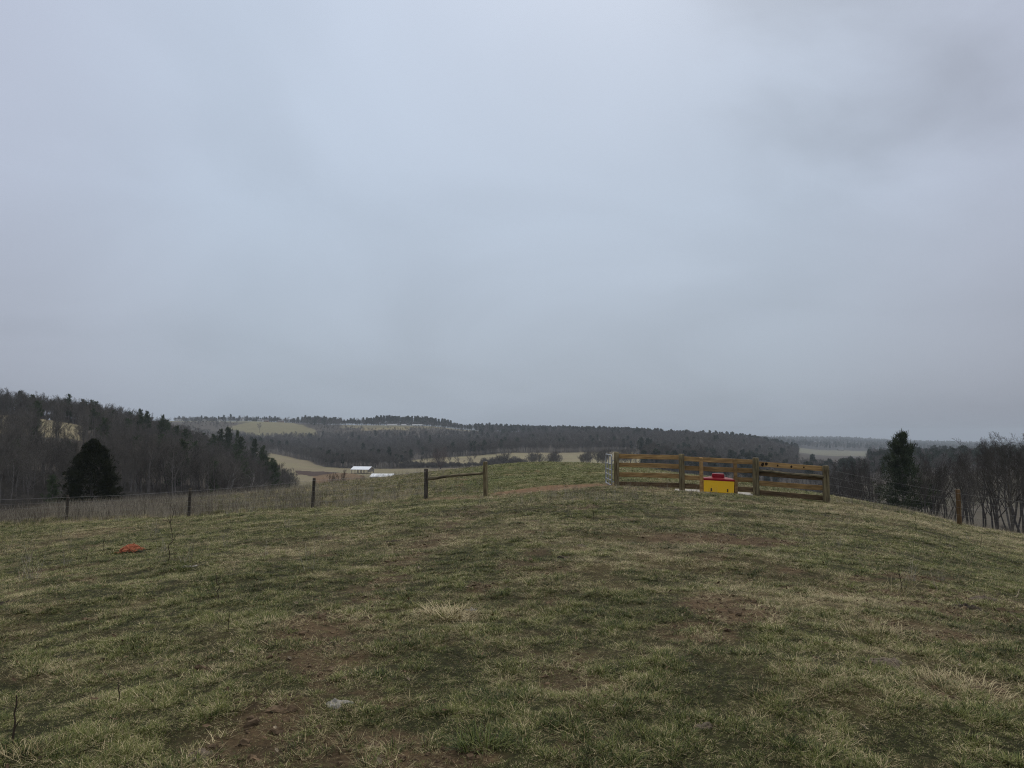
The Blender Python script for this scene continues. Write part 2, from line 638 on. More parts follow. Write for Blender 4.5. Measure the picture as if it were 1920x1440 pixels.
M['steel'] = mat('galvanised_steel', (.26, .275, .295), (.38, .395, .42), 6, .5, spec=.4, metallic=.3)
M['wire'] = mat('wire', (.26, .25, .24), (.42, .41, .40), 20, .5, metallic=.3)
M['yellow'] = mat('yellow_plastic', (.30, .185, .05), (.85, .50, .018), 3.2, .45, spec=.35, lo=.22, hi=.36, detail=8)
M['red'] = mat('red_plastic', (.22, .006, .014), (.28, .010, .022), 3, .5, spec=.2, lo=.2, hi=.8)
M['latch'] = mat('latch', (.07, .045, .012), (.12, .075, .02), 20, .6)
M['concrete'] = mat('concrete', (.30, .28, .25), (.52, .50, .46), 7, .9, bump=.3)
M['roof_white'] = mat('white_metal_roof', (.72, .76, .82), (.84, .88, .93), .5, .45, stretch=(1, .15, 1), spec=.4)
M['roof_grey'] = mat('streaked_roof', (.30, .31, .32), (.78, .81, .84), .55, .5, stretch=(1.2, .12, .12), spec=.4, lo=.3, hi=.5)
M['barn_wood'] = mat('barn_timber', (.16, .14, .12), (.26, .235, .205), 1.5, .9)
M['barn_dark'] = mat('barn_shade', (.05, .046, .042), (.09, .08, .072), 1.0, .9)
M['house_wall'] = mat('house_wall', (.50, .50, .49), (.68, .68, .67), .5, .8)
M['house_brick'] = mat('brick_wall', (.20, .12, .095), (.26, .16, .125), 1.5, .9)
M['house_roof'] = mat('shingle_roof', (.13, .125, .125), (.2, .19, .19), 1.0, .9)
M['glass'] = mat('window_glass', (.04, .045, .05), (.06, .065, .07), 1.0, .2, spec=.5)
M['plastic_sheet'] = mat('white_sheeting', (.36, .37, .38), (.46, .47, .48), .3, .5)
M['twine'] = mat('orange_twine', (.30, .085, .038), (.55, .20, .105), 14, .7)
M['dung_grey'] = mat('grey_dung', (.15, .14, .12), (.38, .36, .32), 22, .95, bump=.9, bscale=40, rnd=.1)
M['dung_brown'] = mat('brown_dung', (.075, .055, .038), (.20, .165, .125), 20, .95, bump=.9, bscale=40, rnd=.15)
M['dung_dark'] = mat('dark_dung', (.018, .015, .012), (.07, .055, .04), 18, .95, bump=.9, bscale=40)
M['stalk_dark'] = mat('dark_stalk', (.035, .026, .018), (.085, .064, .044), 8, .9)
M['stalk_pale'] = mat('pale_stalk', (.25, .20, .12), (.50, .43, .30), 8, .8)
M['grass'] = blade_mat('green_blade', (.022, .036, .010), (.078, .106, .026), (.205, .214, .068))
M['straw'] = blade_mat('straw_blade', (.11, .082, .040), (.27, .214, .105), (.51, .43, .25))
M['weed'] = blade_mat('weed_stalk', (.070, .056, .042), (.165, .138, .104), (.42, .38, .30))


# ------------------------------------------------------------------ ground masks
def crest_depth(u):
    return np.interp(u, [c[0] for c in COLS], [c[2][0] for c in COLS])


def uv_of(x, y):
    d = np.maximum(y, .5)
    return 960 + F * CP * x / d, y


FIELDS = [
    # (polygon over photo column and depth, albedo)
    ([(505, 380), (860, 380), (880, 560), (800, 575), (740, 580), (640, 588), (612, 600), (592, 660), (578, 740), (545, 800), (505, 800)], (.30, .255, .160)),
    ([(745, 700), (790, 640), (860, 600), (1120, 500), (1220, 500), (1200, 700), (1185, 805), (1085, 805), (1000, 790), (940, 765), (870, 722), (800, 712)], (.33, .285, .175)),
    ([(595, 395), (690, 390), (690, 470), (660, 505), (615, 512), (590, 480)], (.235, .150, .085)),
    ([(560, 478), (595, 470), (622, 490), (640, 512), (612, 545), (560, 548)], (.085, .050, .038)),
    ([(425, 1500), (470, 1400), (600, 1340), (590, 1480), (568, 1590), (530, 1735), (462, 1740), (468, 1640)], (.26, .235, .13)),
    ([(505, 1690), (300, 1560), (300, 1780), (520, 1780)], (.22, .21, .12)),
    ([(640, 1500), (905, 1470), (905, 1590), (640, 1625)], (.22, .195, .115)),
    ([(680, 1430), (770, 1430), (770, 1490), (680, 1490)], (.30, .25, .14)),
    ([(905, 1330), (1140, 1370), (1120, 1470), (940, 1450)], (.27, .225, .135)),
    ([(1490, 1650), (1640, 1650), (1650, 2350), (1490, 2350)], (.225, .215, .15)),
    ([(1590, 170), (2300, 150), (2300, 478), (1590, 478)], (.125, .108, .08)),
    ([(-60, 255), (30, 262), (110, 268), (162, 272), (156, 325), (90, 330), (-60, 332)], (.36, .31, .19)),
    ([(1150, 120), (1590, 110), (1590, 300), (1150, 300)], (.12, .105, .07)),
]


def near_dirt(x, y):
    """Bare-earth amount on the pasture (0..1): worn track, gateway and scuffed patches."""
    n = fbm(x / .35, y / .35, 41, 4, .6)
    n2 = fbm(x / 1.6, y / 1.6, 47, 3)
    d = sstep(n2 * .6 + n * .4, .60, .72) * .75
    tx = -1.45 + .10 * np.sin(y * .5) + 1.2 * sstep(y, 13, 28)
    trk = np.exp(-((x - tx) / .36) ** 2) * sstep(y, 2, 3) * sstep(-y, -29, -22)
    d = np.maximum(d, trk * sstep(n, .27, .50) * .80)
    tx2 = .35 + .2 * sstep(y, 9, 24)
    trk2 = np.exp(-((x - tx2) / .30) ** 2) * sstep(-y, -27, -12)
    d = np.maximum(d, trk2 * sstep(n, .48, .66) * .6)
    for (u, v, rx, ry, a) in ((690, 1405, .46, .24, .78), (820, 1425, .38, .18, .78), (420, 1410, .25, .20, .7), (1370, 1140, .50, .75, .95), (1800, 1150, .55, .5, .8), (1760, 1190, .5, .3, .8),
                              (610, 1170, .5, .8, .8), (1350, 1012, 1.6, .8, .9), (1000, 1062, .6, .7, .5), (850, 935, 1.4, .7, .6), (1300, 1185, .4, .4, .7), (1850, 1300, .5, .4, .6), (1660, 1170, .4, .25, .7), (610, 1240, .35, .5, .7), (1100, 1290, .4, .3, .6)):
        p = PATCH.setdefault((u, v), hit(u, v))
        e = np.exp(-((x - p.x) / rx) ** 2 - ((y - p.y) / ry) ** 2)
        d = np.maximum(d, a * sstep(e * (.45 + n * 1.1), .30, .62))
    # gateway: between the brace and the board fence, and a muddy strip along the boards
    gx = (x - 1.9) / 3.0
    gy = (y - 31.3 - .10 * x) / 2.6
    g = np.exp(-gx ** 2 - gy ** 2)
    d = np.maximum(d, sstep(g * (.65 + n), .28, .58))
    s = np.exp(-((y - (29.65 - .10 * np.maximum(x - 4, 0))) / .75) ** 2) * sstep(x, 3.6, 4.4) * sstep(-x, -9.0, -6.8)
    d = np.maximum(d, s * sstep(n, .30, .5))
    s2 = np.exp(-((y - 30.1) / .30) ** 2) * sstep(x, -3.8, -3.2) * sstep(-x, 1.0, 1.5)
    d = np.maximum(d, s2 * .8)
    return np.clip(d, 0, 1)


PATCH = {}


def near_straw(x, y):
    n = fbm(x / 2.6, y / 2.6, 61, 4, .55)
    f = fbm(x / .5, y / .5, 67, 3, .5)
    base = .24 + .62 * sstep(x, 3.0, 11.0) * sstep(y, 10, 22) + .16 * sstep(-x, 3, 12) * sstep(y, 6, 20) - .5 * sstep(y, 30.5, 35) * sstep(x, -5, 0)
    return np.clip(base + (n - .5) * 2.2 + (f - .5) * 1.9, 0, 1)


def weedy(x, y):
    """Tall dead weeds: beyond the wire fence, thicker downhill, and a fringe on the near side."""
    u, d = uv_of(x, y)
    b = sstep(y, 29.0, 31.5) * sstep(-u, -930, -620)
    return b


# ------------------------------------------------------------------ terrain mesh
def build_terrain():
    th = np.concatenate([np.radians(np.arange(-180, -62, 5)), np.radians(np.arange(-62, -42, 1.0)), np.radians(np.arange(-42, 42, .14)), np.radians(np.arange(42, 62, 1.0)), np.radians(np.arange(62, 180, 5))])
    rr = np.exp(np.linspace(math.log(.8), math.log(8900), 720))
    TH, RR = np.meshgrid(th, rr, indexing='ij')
    X, Y = RR * np.sin(TH), RR * np.cos(TH)
    Z = height(X.ravel(), Y.ravel()).reshape(X.shape)
    nt, nr = X.shape
    V = np.stack([X, Y, Z], -1).reshape(-1, 3)
    V = np.vstack([V, [[0, 0, zat(0, .3)]]])
    i = np.arange(nt)[:, None]
    j = np.arange(nr - 1)[None, :]
    i2 = (i + 1) % nt
    Q = np.stack([i * nr + j, i2 * nr + j, i2 * nr + j + 1, i * nr + j + 1], -1).reshape(-1, 4)[:, ::-1]
    k = np.arange(nt)
    T = np.stack([np.full(nt, nt * nr), k * nr, ((k + 1) % nt) * nr], -1)[:, ::-1]
    mb = MB()
    mb.add(V, Q, T)
    m = bpy.data.materials.new('pasture_soil_and_thatch')
    m.use_nodes = True
    N, L = m.node_tree.nodes, m.node_tree.links
    b = N['Principled BSDF']
    b.inputs['Roughness'].default_value = .95
    b.inputs['Specular IOR Level'].default_value = .1
    at = N.new('ShaderNodeAttribute')
    at.attribute_name = 'albedo'
    ge = N.new('ShaderNodeNewGeometry')

    def noise(scale, detail=5):
        n = N.new('ShaderNodeTexNoise')
        n.inputs['Scale'].default_value = scale
        n.inputs['Detail'].default_value = detail
        n.inputs['Roughness'].default_value = .65
        L.new(ge.outputs['Position'], n.inputs['Vector'])
        return n.outputs[0]
    prev = at.outputs['Color']
    for sc, lo, hi in ((.11, .88, 1.12), (2.1, .75, 1.25), (26.0, .55, 1.5)):
        mr = N.new('ShaderNodeMapRange')
        mr.inputs[1].default_value = .3
        mr.inputs[2].default_value = .7
        mr.inputs[3].default_value = lo
        mr.inputs[4].default_value = hi
        L.new(noise(sc), mr.inputs[0])
        s = N.new('ShaderNodeVectorMath')
        s.operation = 'SCALE'
        L.new(prev, s.inputs[0])
        L.new(mr.outputs[0], s.inputs['Scale'])
        prev = s.outputs[0]
    L.new(prev, b.inputs['Base Color'])
    bp = N.new('ShaderNodeBump')
    bp.inputs['Strength'].default_value = .6
    bp.inputs['Distance'].default_value = .03
    L.new(noise(30.0, 4), bp.inputs['Height'])
    L.new(bp.outputs[0], b.inputs['Normal'])

    o = mb.build('ground', m, smooth=True)
    x, y = V[:, 0], V[:, 1]
    u, d = uv_of(x, y)
    C = np.empty((len(V), 3))
    C[:] = (.066, .056, .045)                         # leaf litter under the woods
    C[y > 2380] = (.040, .038, .036)
    n = fbm(x / 40, y / 40, 71, 4)
    for poly, c in FIELDS:
        w = 12 * (fbm(x / 30, y / 30, 5, 3) - .5)
        wd = d * (1 + .05 * (fbm(x / 45, y / 45, 9, 3) - .5))
        mk = inpoly(u + w, wd, poly) & (y > 90)
        c = np.array(c) * (.66 if poly[0] != (-60, 255) else .62)
        C[mk] = np.array(c)[None, :] * (.82 + .36 * n[mk])[:, None]
        g = sstep(n[mk], .5, .7)[:, None]
        C[mk] = C[mk] * (1 - .35 * g) + np.array(c)[None, :] * np.array((.75, .88, .7)) * .35 * g
    r = np.hypot(x, y)
    lim = crest_depth(u) + 35
    nm = (r < 60) | ((y > 0) & (d < lim))
    dirt = near_dirt(x[nm], y[nm])
    st = near_straw(x[nm], y[nm])
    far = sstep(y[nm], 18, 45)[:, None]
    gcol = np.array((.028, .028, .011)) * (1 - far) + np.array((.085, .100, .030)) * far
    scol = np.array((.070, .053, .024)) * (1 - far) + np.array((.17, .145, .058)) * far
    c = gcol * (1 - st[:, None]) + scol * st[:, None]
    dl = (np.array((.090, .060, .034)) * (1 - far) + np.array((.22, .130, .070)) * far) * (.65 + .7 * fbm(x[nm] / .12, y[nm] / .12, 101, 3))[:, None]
    c = c * (1 - dirt[:, None]) + dl * dirt[:, None]
    # dark trodden mud along the foot of the boards
    mud = np.exp(-((y[nm] - (29.95 - .10 * np.maximum(x[nm] - 4, 0))) / .45) ** 2) * sstep(x[nm], 4.0, 4.6) * sstep(-x[nm], -8.2, -6.4)
    c = c * (1 - .7 * mud[:, None]) + np.array((.045, .033, .026)) * .7 * mud[:, None]
    wd = weedy(x[nm], y[nm])[:, None] * .8
    c = c * (1 - wd) + np.array((.092, .082, .046)) * wd
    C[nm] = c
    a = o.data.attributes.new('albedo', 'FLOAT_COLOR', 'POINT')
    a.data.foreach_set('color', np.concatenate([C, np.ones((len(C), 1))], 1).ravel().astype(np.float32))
    tag(o, kind='structure')
    return o


build_terrain()


# ------------------------------------------------------------------ scattering (for stuff only)
def library(name, objs):
    c = bpy.data.collections.new(name)
    for o in objs:
        c.objects.link(o)
        o['kind'] = 'stuff'
    return c


def lib_obj(name, mesh):
    return bpy.data.objects.new(name, mesh)


def scatter(name, P, rot, scl, idx, lib, label=None, cat=None):
    me = bpy.data.meshes.new(name)
    n = len(P)
    me.vertices.add(n)
    me.vertices.foreach_set('co', np.asarray(P, np.float32).ravel())
    for an, ty, key, val in (('rot', 'FLOAT_VECTOR', 'vector', rot), ('scl', 'FLOAT_VECTOR', 'vector', scl), ('idx', 'INT', 'value', idx)):
        a = me.attributes.new(an, ty, 'POINT')
        a.data.foreach_set(key, np.asarray(val, np.int32 if ty == 'INT' else np.float32).ravel())
    o = bpy.data.objects.new(name, me)
    link(o)
    ng = bpy.data.node_groups.new(name, 'GeometryNodeTree')
    ng.interface.new_socket('Geometry', in_out='INPUT', socket_type='NodeSocketGeometry')
    ng.interface.new_socket('Geometry', in_out='OUTPUT', socket_type='NodeSocketGeometry')
    N, L = ng.nodes, ng.links
    gi, go = N.new('NodeGroupInput'), N.new('NodeGroupOutput')
    iop = N.new('GeometryNodeInstanceOnPoints')
    ci = N.new('GeometryNodeCollectionInfo')
    ci.inputs['Collection'].default_value = lib
    ci.inputs['Separate Children'].default_value = True
    ci.inputs['Reset Children'].default_value = True

    def na(nm, ty):
        q = N.new('GeometryNodeInputNamedAttribute')
        q.data_type = ty
        q.inputs['Name'].default_value = nm
        return q.outputs['Attribute']
    L.new(gi.outputs[0], iop.inputs['Points'])
    L.new(ci.outputs[0], iop.inputs['Instance'])
    iop.inputs['Pick Instance'].default_value = True
    L.new(na('idx', 'INT'), iop.inputs['Instance Index'])
    e2r = N.new('FunctionNodeEulerToRotation')
    L.new(na('rot', 'FLOAT_VECTOR'), e2r.inputs[0])
    L.new(e2r.outputs[0], iop.inputs['Rotation'])
    L.new(na('scl', 'FLOAT_VECTOR'), iop.inputs['Scale'])
    L.new(iop.outputs[0], go.inputs[0])
    md = o.modifiers.new('scatter', 'NODES')
    md.node_group = ng
    tag(o, label, cat, kind='stuff')
    return o


# ------------------------------------------------------------------ grass
def blade(mb, base, az, length, lean, width, tint, seg=3, droop=1.0, mat=0):
    """A tapered bent blade."""
    t = np.linspace(0, 1, seg + 1)
    a = lean + droop * t
    dl = length / seg
    out = np.concatenate([[0], np.cumsum(np.sin(a[:-1]) * dl)])
    up = np.concatenate([[0], np.cumsum(np.cos(a[:-1]) * dl)])
    dirv = np.array([math.cos(az), math.sin(az), 0])
    side = np.array([-math.sin(az), math.cos(az), 0])
    C = np.asarray(base)[None, :] + out[:, None] * dirv + up[:, None] * np.array([0, 0, 1.0])
    w = width * (1 - t ** 1.7) * .5
    A, B = C + side * w[:, None], C - side * w[:, None]
    V = np.empty((2 * seg + 1, 3))
    V[0:2 * seg:2] = A[:-1]
    V[1:2 * seg:2] = B[:-1]
    V[-1] = C[-1]
    Q = [[2 * i, 2 * i + 1, 2 * i + 3, 2 * i + 2] for i in range(seg - 1)]
    T = [[2 * seg - 2, 2 * seg - 1, 2 * seg]]
    mb.add(V, Q, T, mat, tint)


def tuft(name, n, rad, l0, l1, lean0, lean1, width, mi, seed, droop=(.4, 1.6), seg=3, other=0.0):
    r = np.random.default_rng(seed)
    mb = MB()
    for _ in range(n):
        a = r.uniform(0, 6.283)
        q = rad * math.sqrt(r.uniform())
        az = a + r.normal(0, .7)
        m = mi if r.uniform() > other else 1 - mi
        lay = .45 if m != mi and m == 1 else 0
        blade(mb, (q * math.cos(a), q * math.sin(a), -.008), az, r.uniform(l0, l1), r.uniform(lean0, lean1) + lay, width * r.uniform(.7, 1.25), float(np.clip(r.normal(.45, .3), 0, 1)), seg, r.uniform(*droop), m)
    me = mb.mesh(name, [M['grass'], M['straw']], tint=True)
    return lib_obj(name, me)


def build_grass():
    green = [tuft('grass_tuft', 24, .065, .030, .080, .15, .95, .0048, 0, 100 + k, other=.30) for k in range(5)]
    lush = [tuft('lush_tuft', 36, .06, .045, .12, .15, .9, .0055, 0, 200 + k, other=.10) for k in range(2)]
    straw = [tuft('straw_tuft', 18, .075, .04, .11, .7, 1.35, .0040, 1, 300 + k, (.2, .9), other=.25) for k in range(4)]
    lay = [tuft('thatch_tuft', 18, .11, .06, .17, 1.15, 1.5, .0036, 1, 400 + k, (.02, .35), other=.12) for k in range(3)]
    order = green + lush + straw + lay
    for k, o in enumerate(order):
        o.name = 'grass_clump.%03d' % k
    lib = library('grass_clumps', order)
    # sample points in the visible wedge and a little beside it
    cells = []
    for d0, d1, dens in ((-1.0, 1.6, 700), (1.6, 5, 1500), (5, 8, 1200), (8, 12, 780), (12, 18, 430), (18, 27, 220), (27, 40, 115), (40, 56, 48), (56, 85, 24)):
        half = .86
        pad = min(5.0, 3.0 + .15 * d1)
        area = half * (d1 ** 2 - d0 ** 2) + 2 * pad * (d1 - d0)
        n = int(area * dens)
        d = np.sqrt(rng.uniform(d0 ** 2, d1 ** 2, n)) if d0 > 0 else rng.uniform(d0, d1, n)
        x = (np.abs(d) * half + pad) * rng.uniform(-1, 1, n)
        cells.append(np.stack([x, d], 1))
    P = np.concatenate(cells)
    x, y = P[:, 0], P[:, 1]
    u, d = uv_of(x, y)
    keep = d < crest_depth(np.clip(u, -150, 2100)) + 14
    lx = (x - 8.03) * .972 - (y - 29.63) * .233
    ly = (x - 8.03) * .233 + (y - 29.63) * .972
    keep &= ~((np.abs(lx) < 1.52) & (np.abs(ly) < .87))
    dirt = near_dirt(x, y)
    clump = fbm(x / .22, y / .22, 83, 3, .6)
    keep &= rng.uniform(size=len(x)) > dirt * np.where(y > 24, .96, .70)
    keep &= rng.uniform(size=len(x)) < .62 + .9 * sstep(clump, .32, .60)
    x, y, clump, dirt = x[keep], y[keep], clump[keep], dirt[keep]
    st = near_straw(x, y)
    n = len(x)
    wz = weedy(x, y)
    isstraw = rng.uniform(size=n) < np.clip(.14 + .66 * st + .45 * dirt + .35 * wz, 0, .95)
    u1 = rng.uniform(size=n)
    idx = np.where(isstraw, np.where(rng.uniform(size=n) < .42, 7 + (u1 * 4).astype(int), 11 + (u1 * 3).astype(int)), np.where(rng.uniform(size=n) < .14 * sstep(clump, .42, .65), 5 + (u1 * 2).astype(int), (u1 * 5).astype(int)))
    s = rng.uniform(.65, 1.25, n) * (.62 + .75 * sstep(clump, .35, .66)) * np.interp(y, [2, 8, 15, 30, 60], [.46, .52, .64, 1.05, 1.7])
    zs = s * np.interp(y, [2, 15, 30, 60], [.85, .82, .78, .7])
    zs = zs * (1 + .9 * wz)
    rot = np.zeros((n, 3))
    rot[:, 2] = rng.uniform(0, 6.283, n)
    rot[:, 0] = rng.normal(0, .12, n)
    rot[:, 1] = rng.normal(0, .12, n)
    PP = np.stack([x, y, height(x, y)], 1)
    scatter('grass', PP, rot, np.stack([s, s, zs], 1), idx, lib, 'short mixed green and straw coloured winter grass covering the pasture', 'grass')
    print('grass clumps', n)


build_grass()


def build_clods():
    vs = []
    for k in range(4):
        r = np.random.default_rng(610 + k)
        mb = MB()
        bm = __import__('bmesh').new()
        __import__('bmesh').ops.create_icosphere(bm, subdivisions=2, radius=.018)
        f = r.uniform(.75, 1.3, 3)
        for v in bm.verts:
            n = v.co.normalized()
            v.co = Vector((v.co.x * f[0], v.co.y * f[1], v.co.z * f[2] * .6)) * (1 + .35 * math.sin(5 * n.x + k) * math.sin(4 * n.y + 2 * k) + r.normal(0, .07))
        mb.bm(bm)
        vs.append(lib_obj('clod.%03d' % k, mb.mesh('clod', M['soil'])))
    lib = library('clods', vs)
    d = np.sqrt(rng.uniform(2.5 ** 2, 13 ** 2, 60000))
    x = d * rng.uniform(-.8, .8, 60000)
    k = rng.uniform(size=len(x)) < (near_dirt(x, d) - .35) * .8 * np.interp(d, [3, 12], [1, .5])
    x, d = x[k], d[k]
    n = len(x)
    rot = rng.uniform(0, 6.28, (n, 3)) * [.1, .1, 1]
    sc = np.clip(rng.lognormal(-.5, .55, n), .2, 2.2)
    scatter('soil_crumbs', np.stack([x, d, height(x, d)], 1), rot, np.stack([sc, sc, sc], 1), rng.integers(0, 4, n), lib, 'crumbs of brown soil loose on the worn bare patches', 'soil')
    print('clods', n)


build_clods()


def build_litter():
    vs = []
    for k in range(6):
        r = np.random.default_rng(660 + k)
        mb = MB()
        L, W = r.uniform(.03, .07), r.uniform(.010, .028)
        t = np.linspace(-1, 1, 6)
        prof = W * np.sqrt(np.clip(1 - t ** 2, 0, 1)) * .5 + .001
        curl = r.uniform(.1, .5)
        V = []
        for a, p in zip(t, prof):
            z = .006 + curl * L * .35 * a * a
            V += [(a * L / 2, -p, z + p * r.uniform(.2, .8)), (a * L / 2, 0, z), (a * L / 2, p, z + p * r.uniform(.2, .8))]
        Q = []
        for i in range(5):
            for j in range(2):
                b = 3 * i + j
                Q.append([b, b + 3, b + 4, b + 1])
        mb.add(V, Q)
        vs.append(lib_obj('dead_leaf.%03d' % k, mb.mesh('dead_leaf', M['leaf_pale'] if k == 0 else M['leaf'])))
    lib = library('dead_leaves', vs)
    n = 3600
    d = np.sqrt(rng.uniform(2.2 ** 2, 16 ** 2, n))
    x = (d * .86 + 3) * rng.uniform(-1, 1, n)
    k = rng.uniform(size=n) < .25 + .9 * sstep(fbm(x / .8, d / .8, 113, 3), .42, .66)
    x, d = x[k], d[k]
    n = len(x)
    rot = rng.uniform(0, 6.28, (n, 3)) * [.12, .12, 1]
    sc = rng.uniform(.35, .95, n)
    scatter('leaf_litter', np.stack([x, d, height(x, d) + rng.uniform(.012, .035, n)], 1), rot, np.stack([sc, sc, sc], 1), rng.integers(0, 6, n), lib, 'dead brown and bleached leaves caught in the pasture grass', 'leaf litter')


build_litter()


def build_weeds():
    """Dead weed stalks beyond the wire fence, thickest downhill."""
    vs = []
    for k in range(7):
        r = np.random.default_rng(500 + k)
        mb = MB()
        for _ in range(7):
            p = np.array([r.normal(0, .14), r.normal(0, .14), -.02])
            h = r.uniform(.35, .95)
            d = np.array([r.normal(0, .13), r.normal(0, .13), 1.0])
            pts = [p]
            for s in range(4):
                d = d + r.normal(0, .09, 3) * np.array([1, 1, .2])
                pts.append(pts[-1] + d / np.linalg.norm(d) * h / 4)
            t = float(np.clip(r.normal(.4, .3), 0, 1))
            mb.tube(pts, np.linspace(.0055, .0025, 5), 3, tint=t)
            for s in range(r.integers(0, 4)):
                q = pts[r.integers(2, 5)]
                a = r.uniform(0, 6.28)
                e = q + np.array([math.cos(a) * .08, math.sin(a) * .08, r.uniform(.03, .12)])
                mb.tube([q, (q + e) / 2 + [0, 0, .01], e], [.003, .0025, .002], 3, tint=t)
        for _ in range(16):
            a = r.uniform(0, 6.28)
            q = .2 * math.sqrt(r.uniform())
            blade(mb, (q * math.cos(a), q * math.sin(a), -.01), r.uniform(0, 6.28), r.uniform(.18, .5), r.uniform(.1, .6), .006, float(np.clip(r.normal(.5, .3), 0, 1)), 3, r.uniform(.3, 1.2))
        vs.append(lib_obj('weed_clump.%03d' % k, mb.mesh('weed_clump', M['weed'], tint=True)))
    lib = library('weed_clumps', vs)
    n0 = 46000
    u = rng.uniform(-220, 940, n0)
    d = np.sqrt(rng.uniform(28.5 ** 2, 74 ** 2, n0))
    x = sx(u) * d
    fl = np.interp(u, [-150, 0, 127, 354, 585, 797, 910], [35, 33.5, 33, 31, 30, 30, 29.8])
    dens = np.where(d > fl - .3, np.interp(u, [-200, 250, 420, 600, 760, 930], [.75, .6, .46, .36, .2, .04]), 0)
    dens *= .35 + .65 * np.exp(-((d - fl) / np.interp(u, [0, 350, 700], [14, 12, 12])) ** 2)
    dens *= sstep(fbm(x / 3, d / 3, 91, 3), .25, .6) * .8 + .2
    dens = np.maximum(dens, np.where((d > fl - 2.2) & (d <= fl), .10 * np.interp(u, [-200, 350, 700], [1, .7, .2]), 0))
    dens = np.where(d < crest_depth(u) + 12, dens, 0)
    k = rng.uniform(size=n0) < dens
    u, d, x = u[k], d[k], x[k]
    # fringe along the downhill fence on the other side and sparse stalks on the lawn
    n1 = 420
    u1 = rng.uniform(1545, 2150, n1)
    d1 = rng.uniform(28.2, 31.5, n1)
    n2 = 130
    u2 = rng.uniform(-60, 1980, n2)
    d2 = np.sqrt(rng.uniform(9 ** 2, 29 ** 2, n2))
    n3 = 150
    u3 = rng.normal(1120, 90, n3)
    d3 = rng.uniform(20, 28, n3)
    u = np.concatenate([u, u1, u2, u3])
    d = np.concatenate([d, d1, d2, d3])
    x = sx(u) * d
    n = len(x)
    s = rng.uniform(.55, 1.15, n)
    s *= np.interp(u, [-150, 150, 350, 600, 900], [1.0, .85, .70, .60, .48])
    s[-n3 - n2:] *= .7
    s[-n3 - n2 - n1:-n3 - n2] *= .6
    rot = np.zeros((n, 3))
    rot[:, 2] = rng.uniform(0, 6.28, n)
    rot[:, :2] = rng.normal(0, .1, (n, 2))
    scatter('dead_weeds', np.stack([x, d, height(x, d)], 1), rot, np.stack([s, s, s], 1), rng.integers(0, 7, n), lib, 'dead grey brown weed stalks standing along and beyond the wire fence', 'weeds')
    print('weed clumps', n)


build_weeds()


# ------------------------------------------------------------------ trees
def norm(a):
    return a / (np.linalg.norm(a) + 1e-12)


def grow_tree(seed, H, maxlev=4, spread=1.0, kids=(2, 2, 1.6, 2), trunk_r=.16, fork=.28, thick=1.0, ratio=(.55, .55, .5, .5), lean=0.05, multi=1, wob=(.10, .20, .26, .3, .35)):
    r = np.random.default_rng(seed)
    lines = []

    def perp(d):
        q = norm(np.cross(d, r.normal(size=3)))
        return q

    def go(p, d, L, rad, lev):
        n = (7, 5, 4, 3, 2)[lev]
        pts, rads = [p], [rad]
        end = rad * (.25 if lev == 0 else .35)
        for i in range(n):
            d = norm(d + r.normal(0, wob[lev], 3) + np.array([0, 0, (.06, .10, .10, .06, .02)[lev]]))
            p = p + d * L / n
            rr = rad + (end - rad) * (i + 1) / n
            pts.append(p)
            rads.append(rr)
            f = (i + 1) / n
            if lev < maxlev and f > (fork if lev == 0 else .2):
                nk = kids[lev]
                nk = int(nk) + (r.uniform() < nk - int(nk))
                for _ in range(nk):
                    a = r.uniform(.45, 1.0) * spread
                    cd = norm(d * math.cos(a) + perp(d) * math.sin(a))
                    if lev == 0 and cd[2] < .1:
                        cd[2] = abs(cd[2]) + .15
                        cd = norm(cd)
                    shrink = (1.25 - .75 * f) if lev == 0 else (1.15 - .5 * f)
                    go(p, cd, L * ratio[lev] * shrink * r.uniform(.75, 1.15), max(rr * (.62 if lev == 0 else .6), .006 * thick), lev + 1)
        lines.append((np.array(pts), np.array(rads), lev))
    for k in range(multi):
        d0 = norm(np.array([r.normal(0, lean + (.28 if multi > 1 else 0)), r.normal(0, lean + (.28 if multi > 1 else 0)), 1.0]))
        go(np.array([0, 0, -.3 if multi == 1 else -.2]) + (r.normal(0, .15, 3) * [1, 1, 0] if multi > 1 else 0), d0, H * .86 * (1 if multi == 1 else r.uniform(.7, 1)), trunk_r * (1 if multi == 1 else .6), 0)
    # scale to the asked height
    top = max(l[0][:, 2].max() for l in lines)
    k = H / top
    tr, cr = MB(), MB()
    for pts, rads, lev in lines:
        rr = rads * (thick if lev >= 2 else 1.0)
        (tr if lev < 2 else cr).tube(pts * k, np.maximum(rr, .004 * thick), (7, 5, 3, 3, 3)[lev])
    return tr, cr


def tree_proto(kind, trunk, crown, tmat, cmat):
    """A pair of meshes shared by the copies."""
    return (kind, trunk.mesh(kind + '_trunk', tmat, smooth=True), crown.mesh(kind + '_crown', cmat))


def place_tree(proto, loc, rz, s, label, cat, group=None, sz=None, tilt=(0, 0)):
    kind, tm, cm = proto
    o = bpy.data.objects.new(kind, None)
    o.empty_display_size = .5
    o.location = loc
    o.rotation_euler = (tilt[0], tilt[1], rz)
    o.scale = (s, s, sz if sz is not None else s)
    link(o)
    tag(o, label, cat, group)
    link(bpy.data.objects.new('trunk', tm), o)
    link(bpy.data.objects.new('crown', cm), o)
    return o


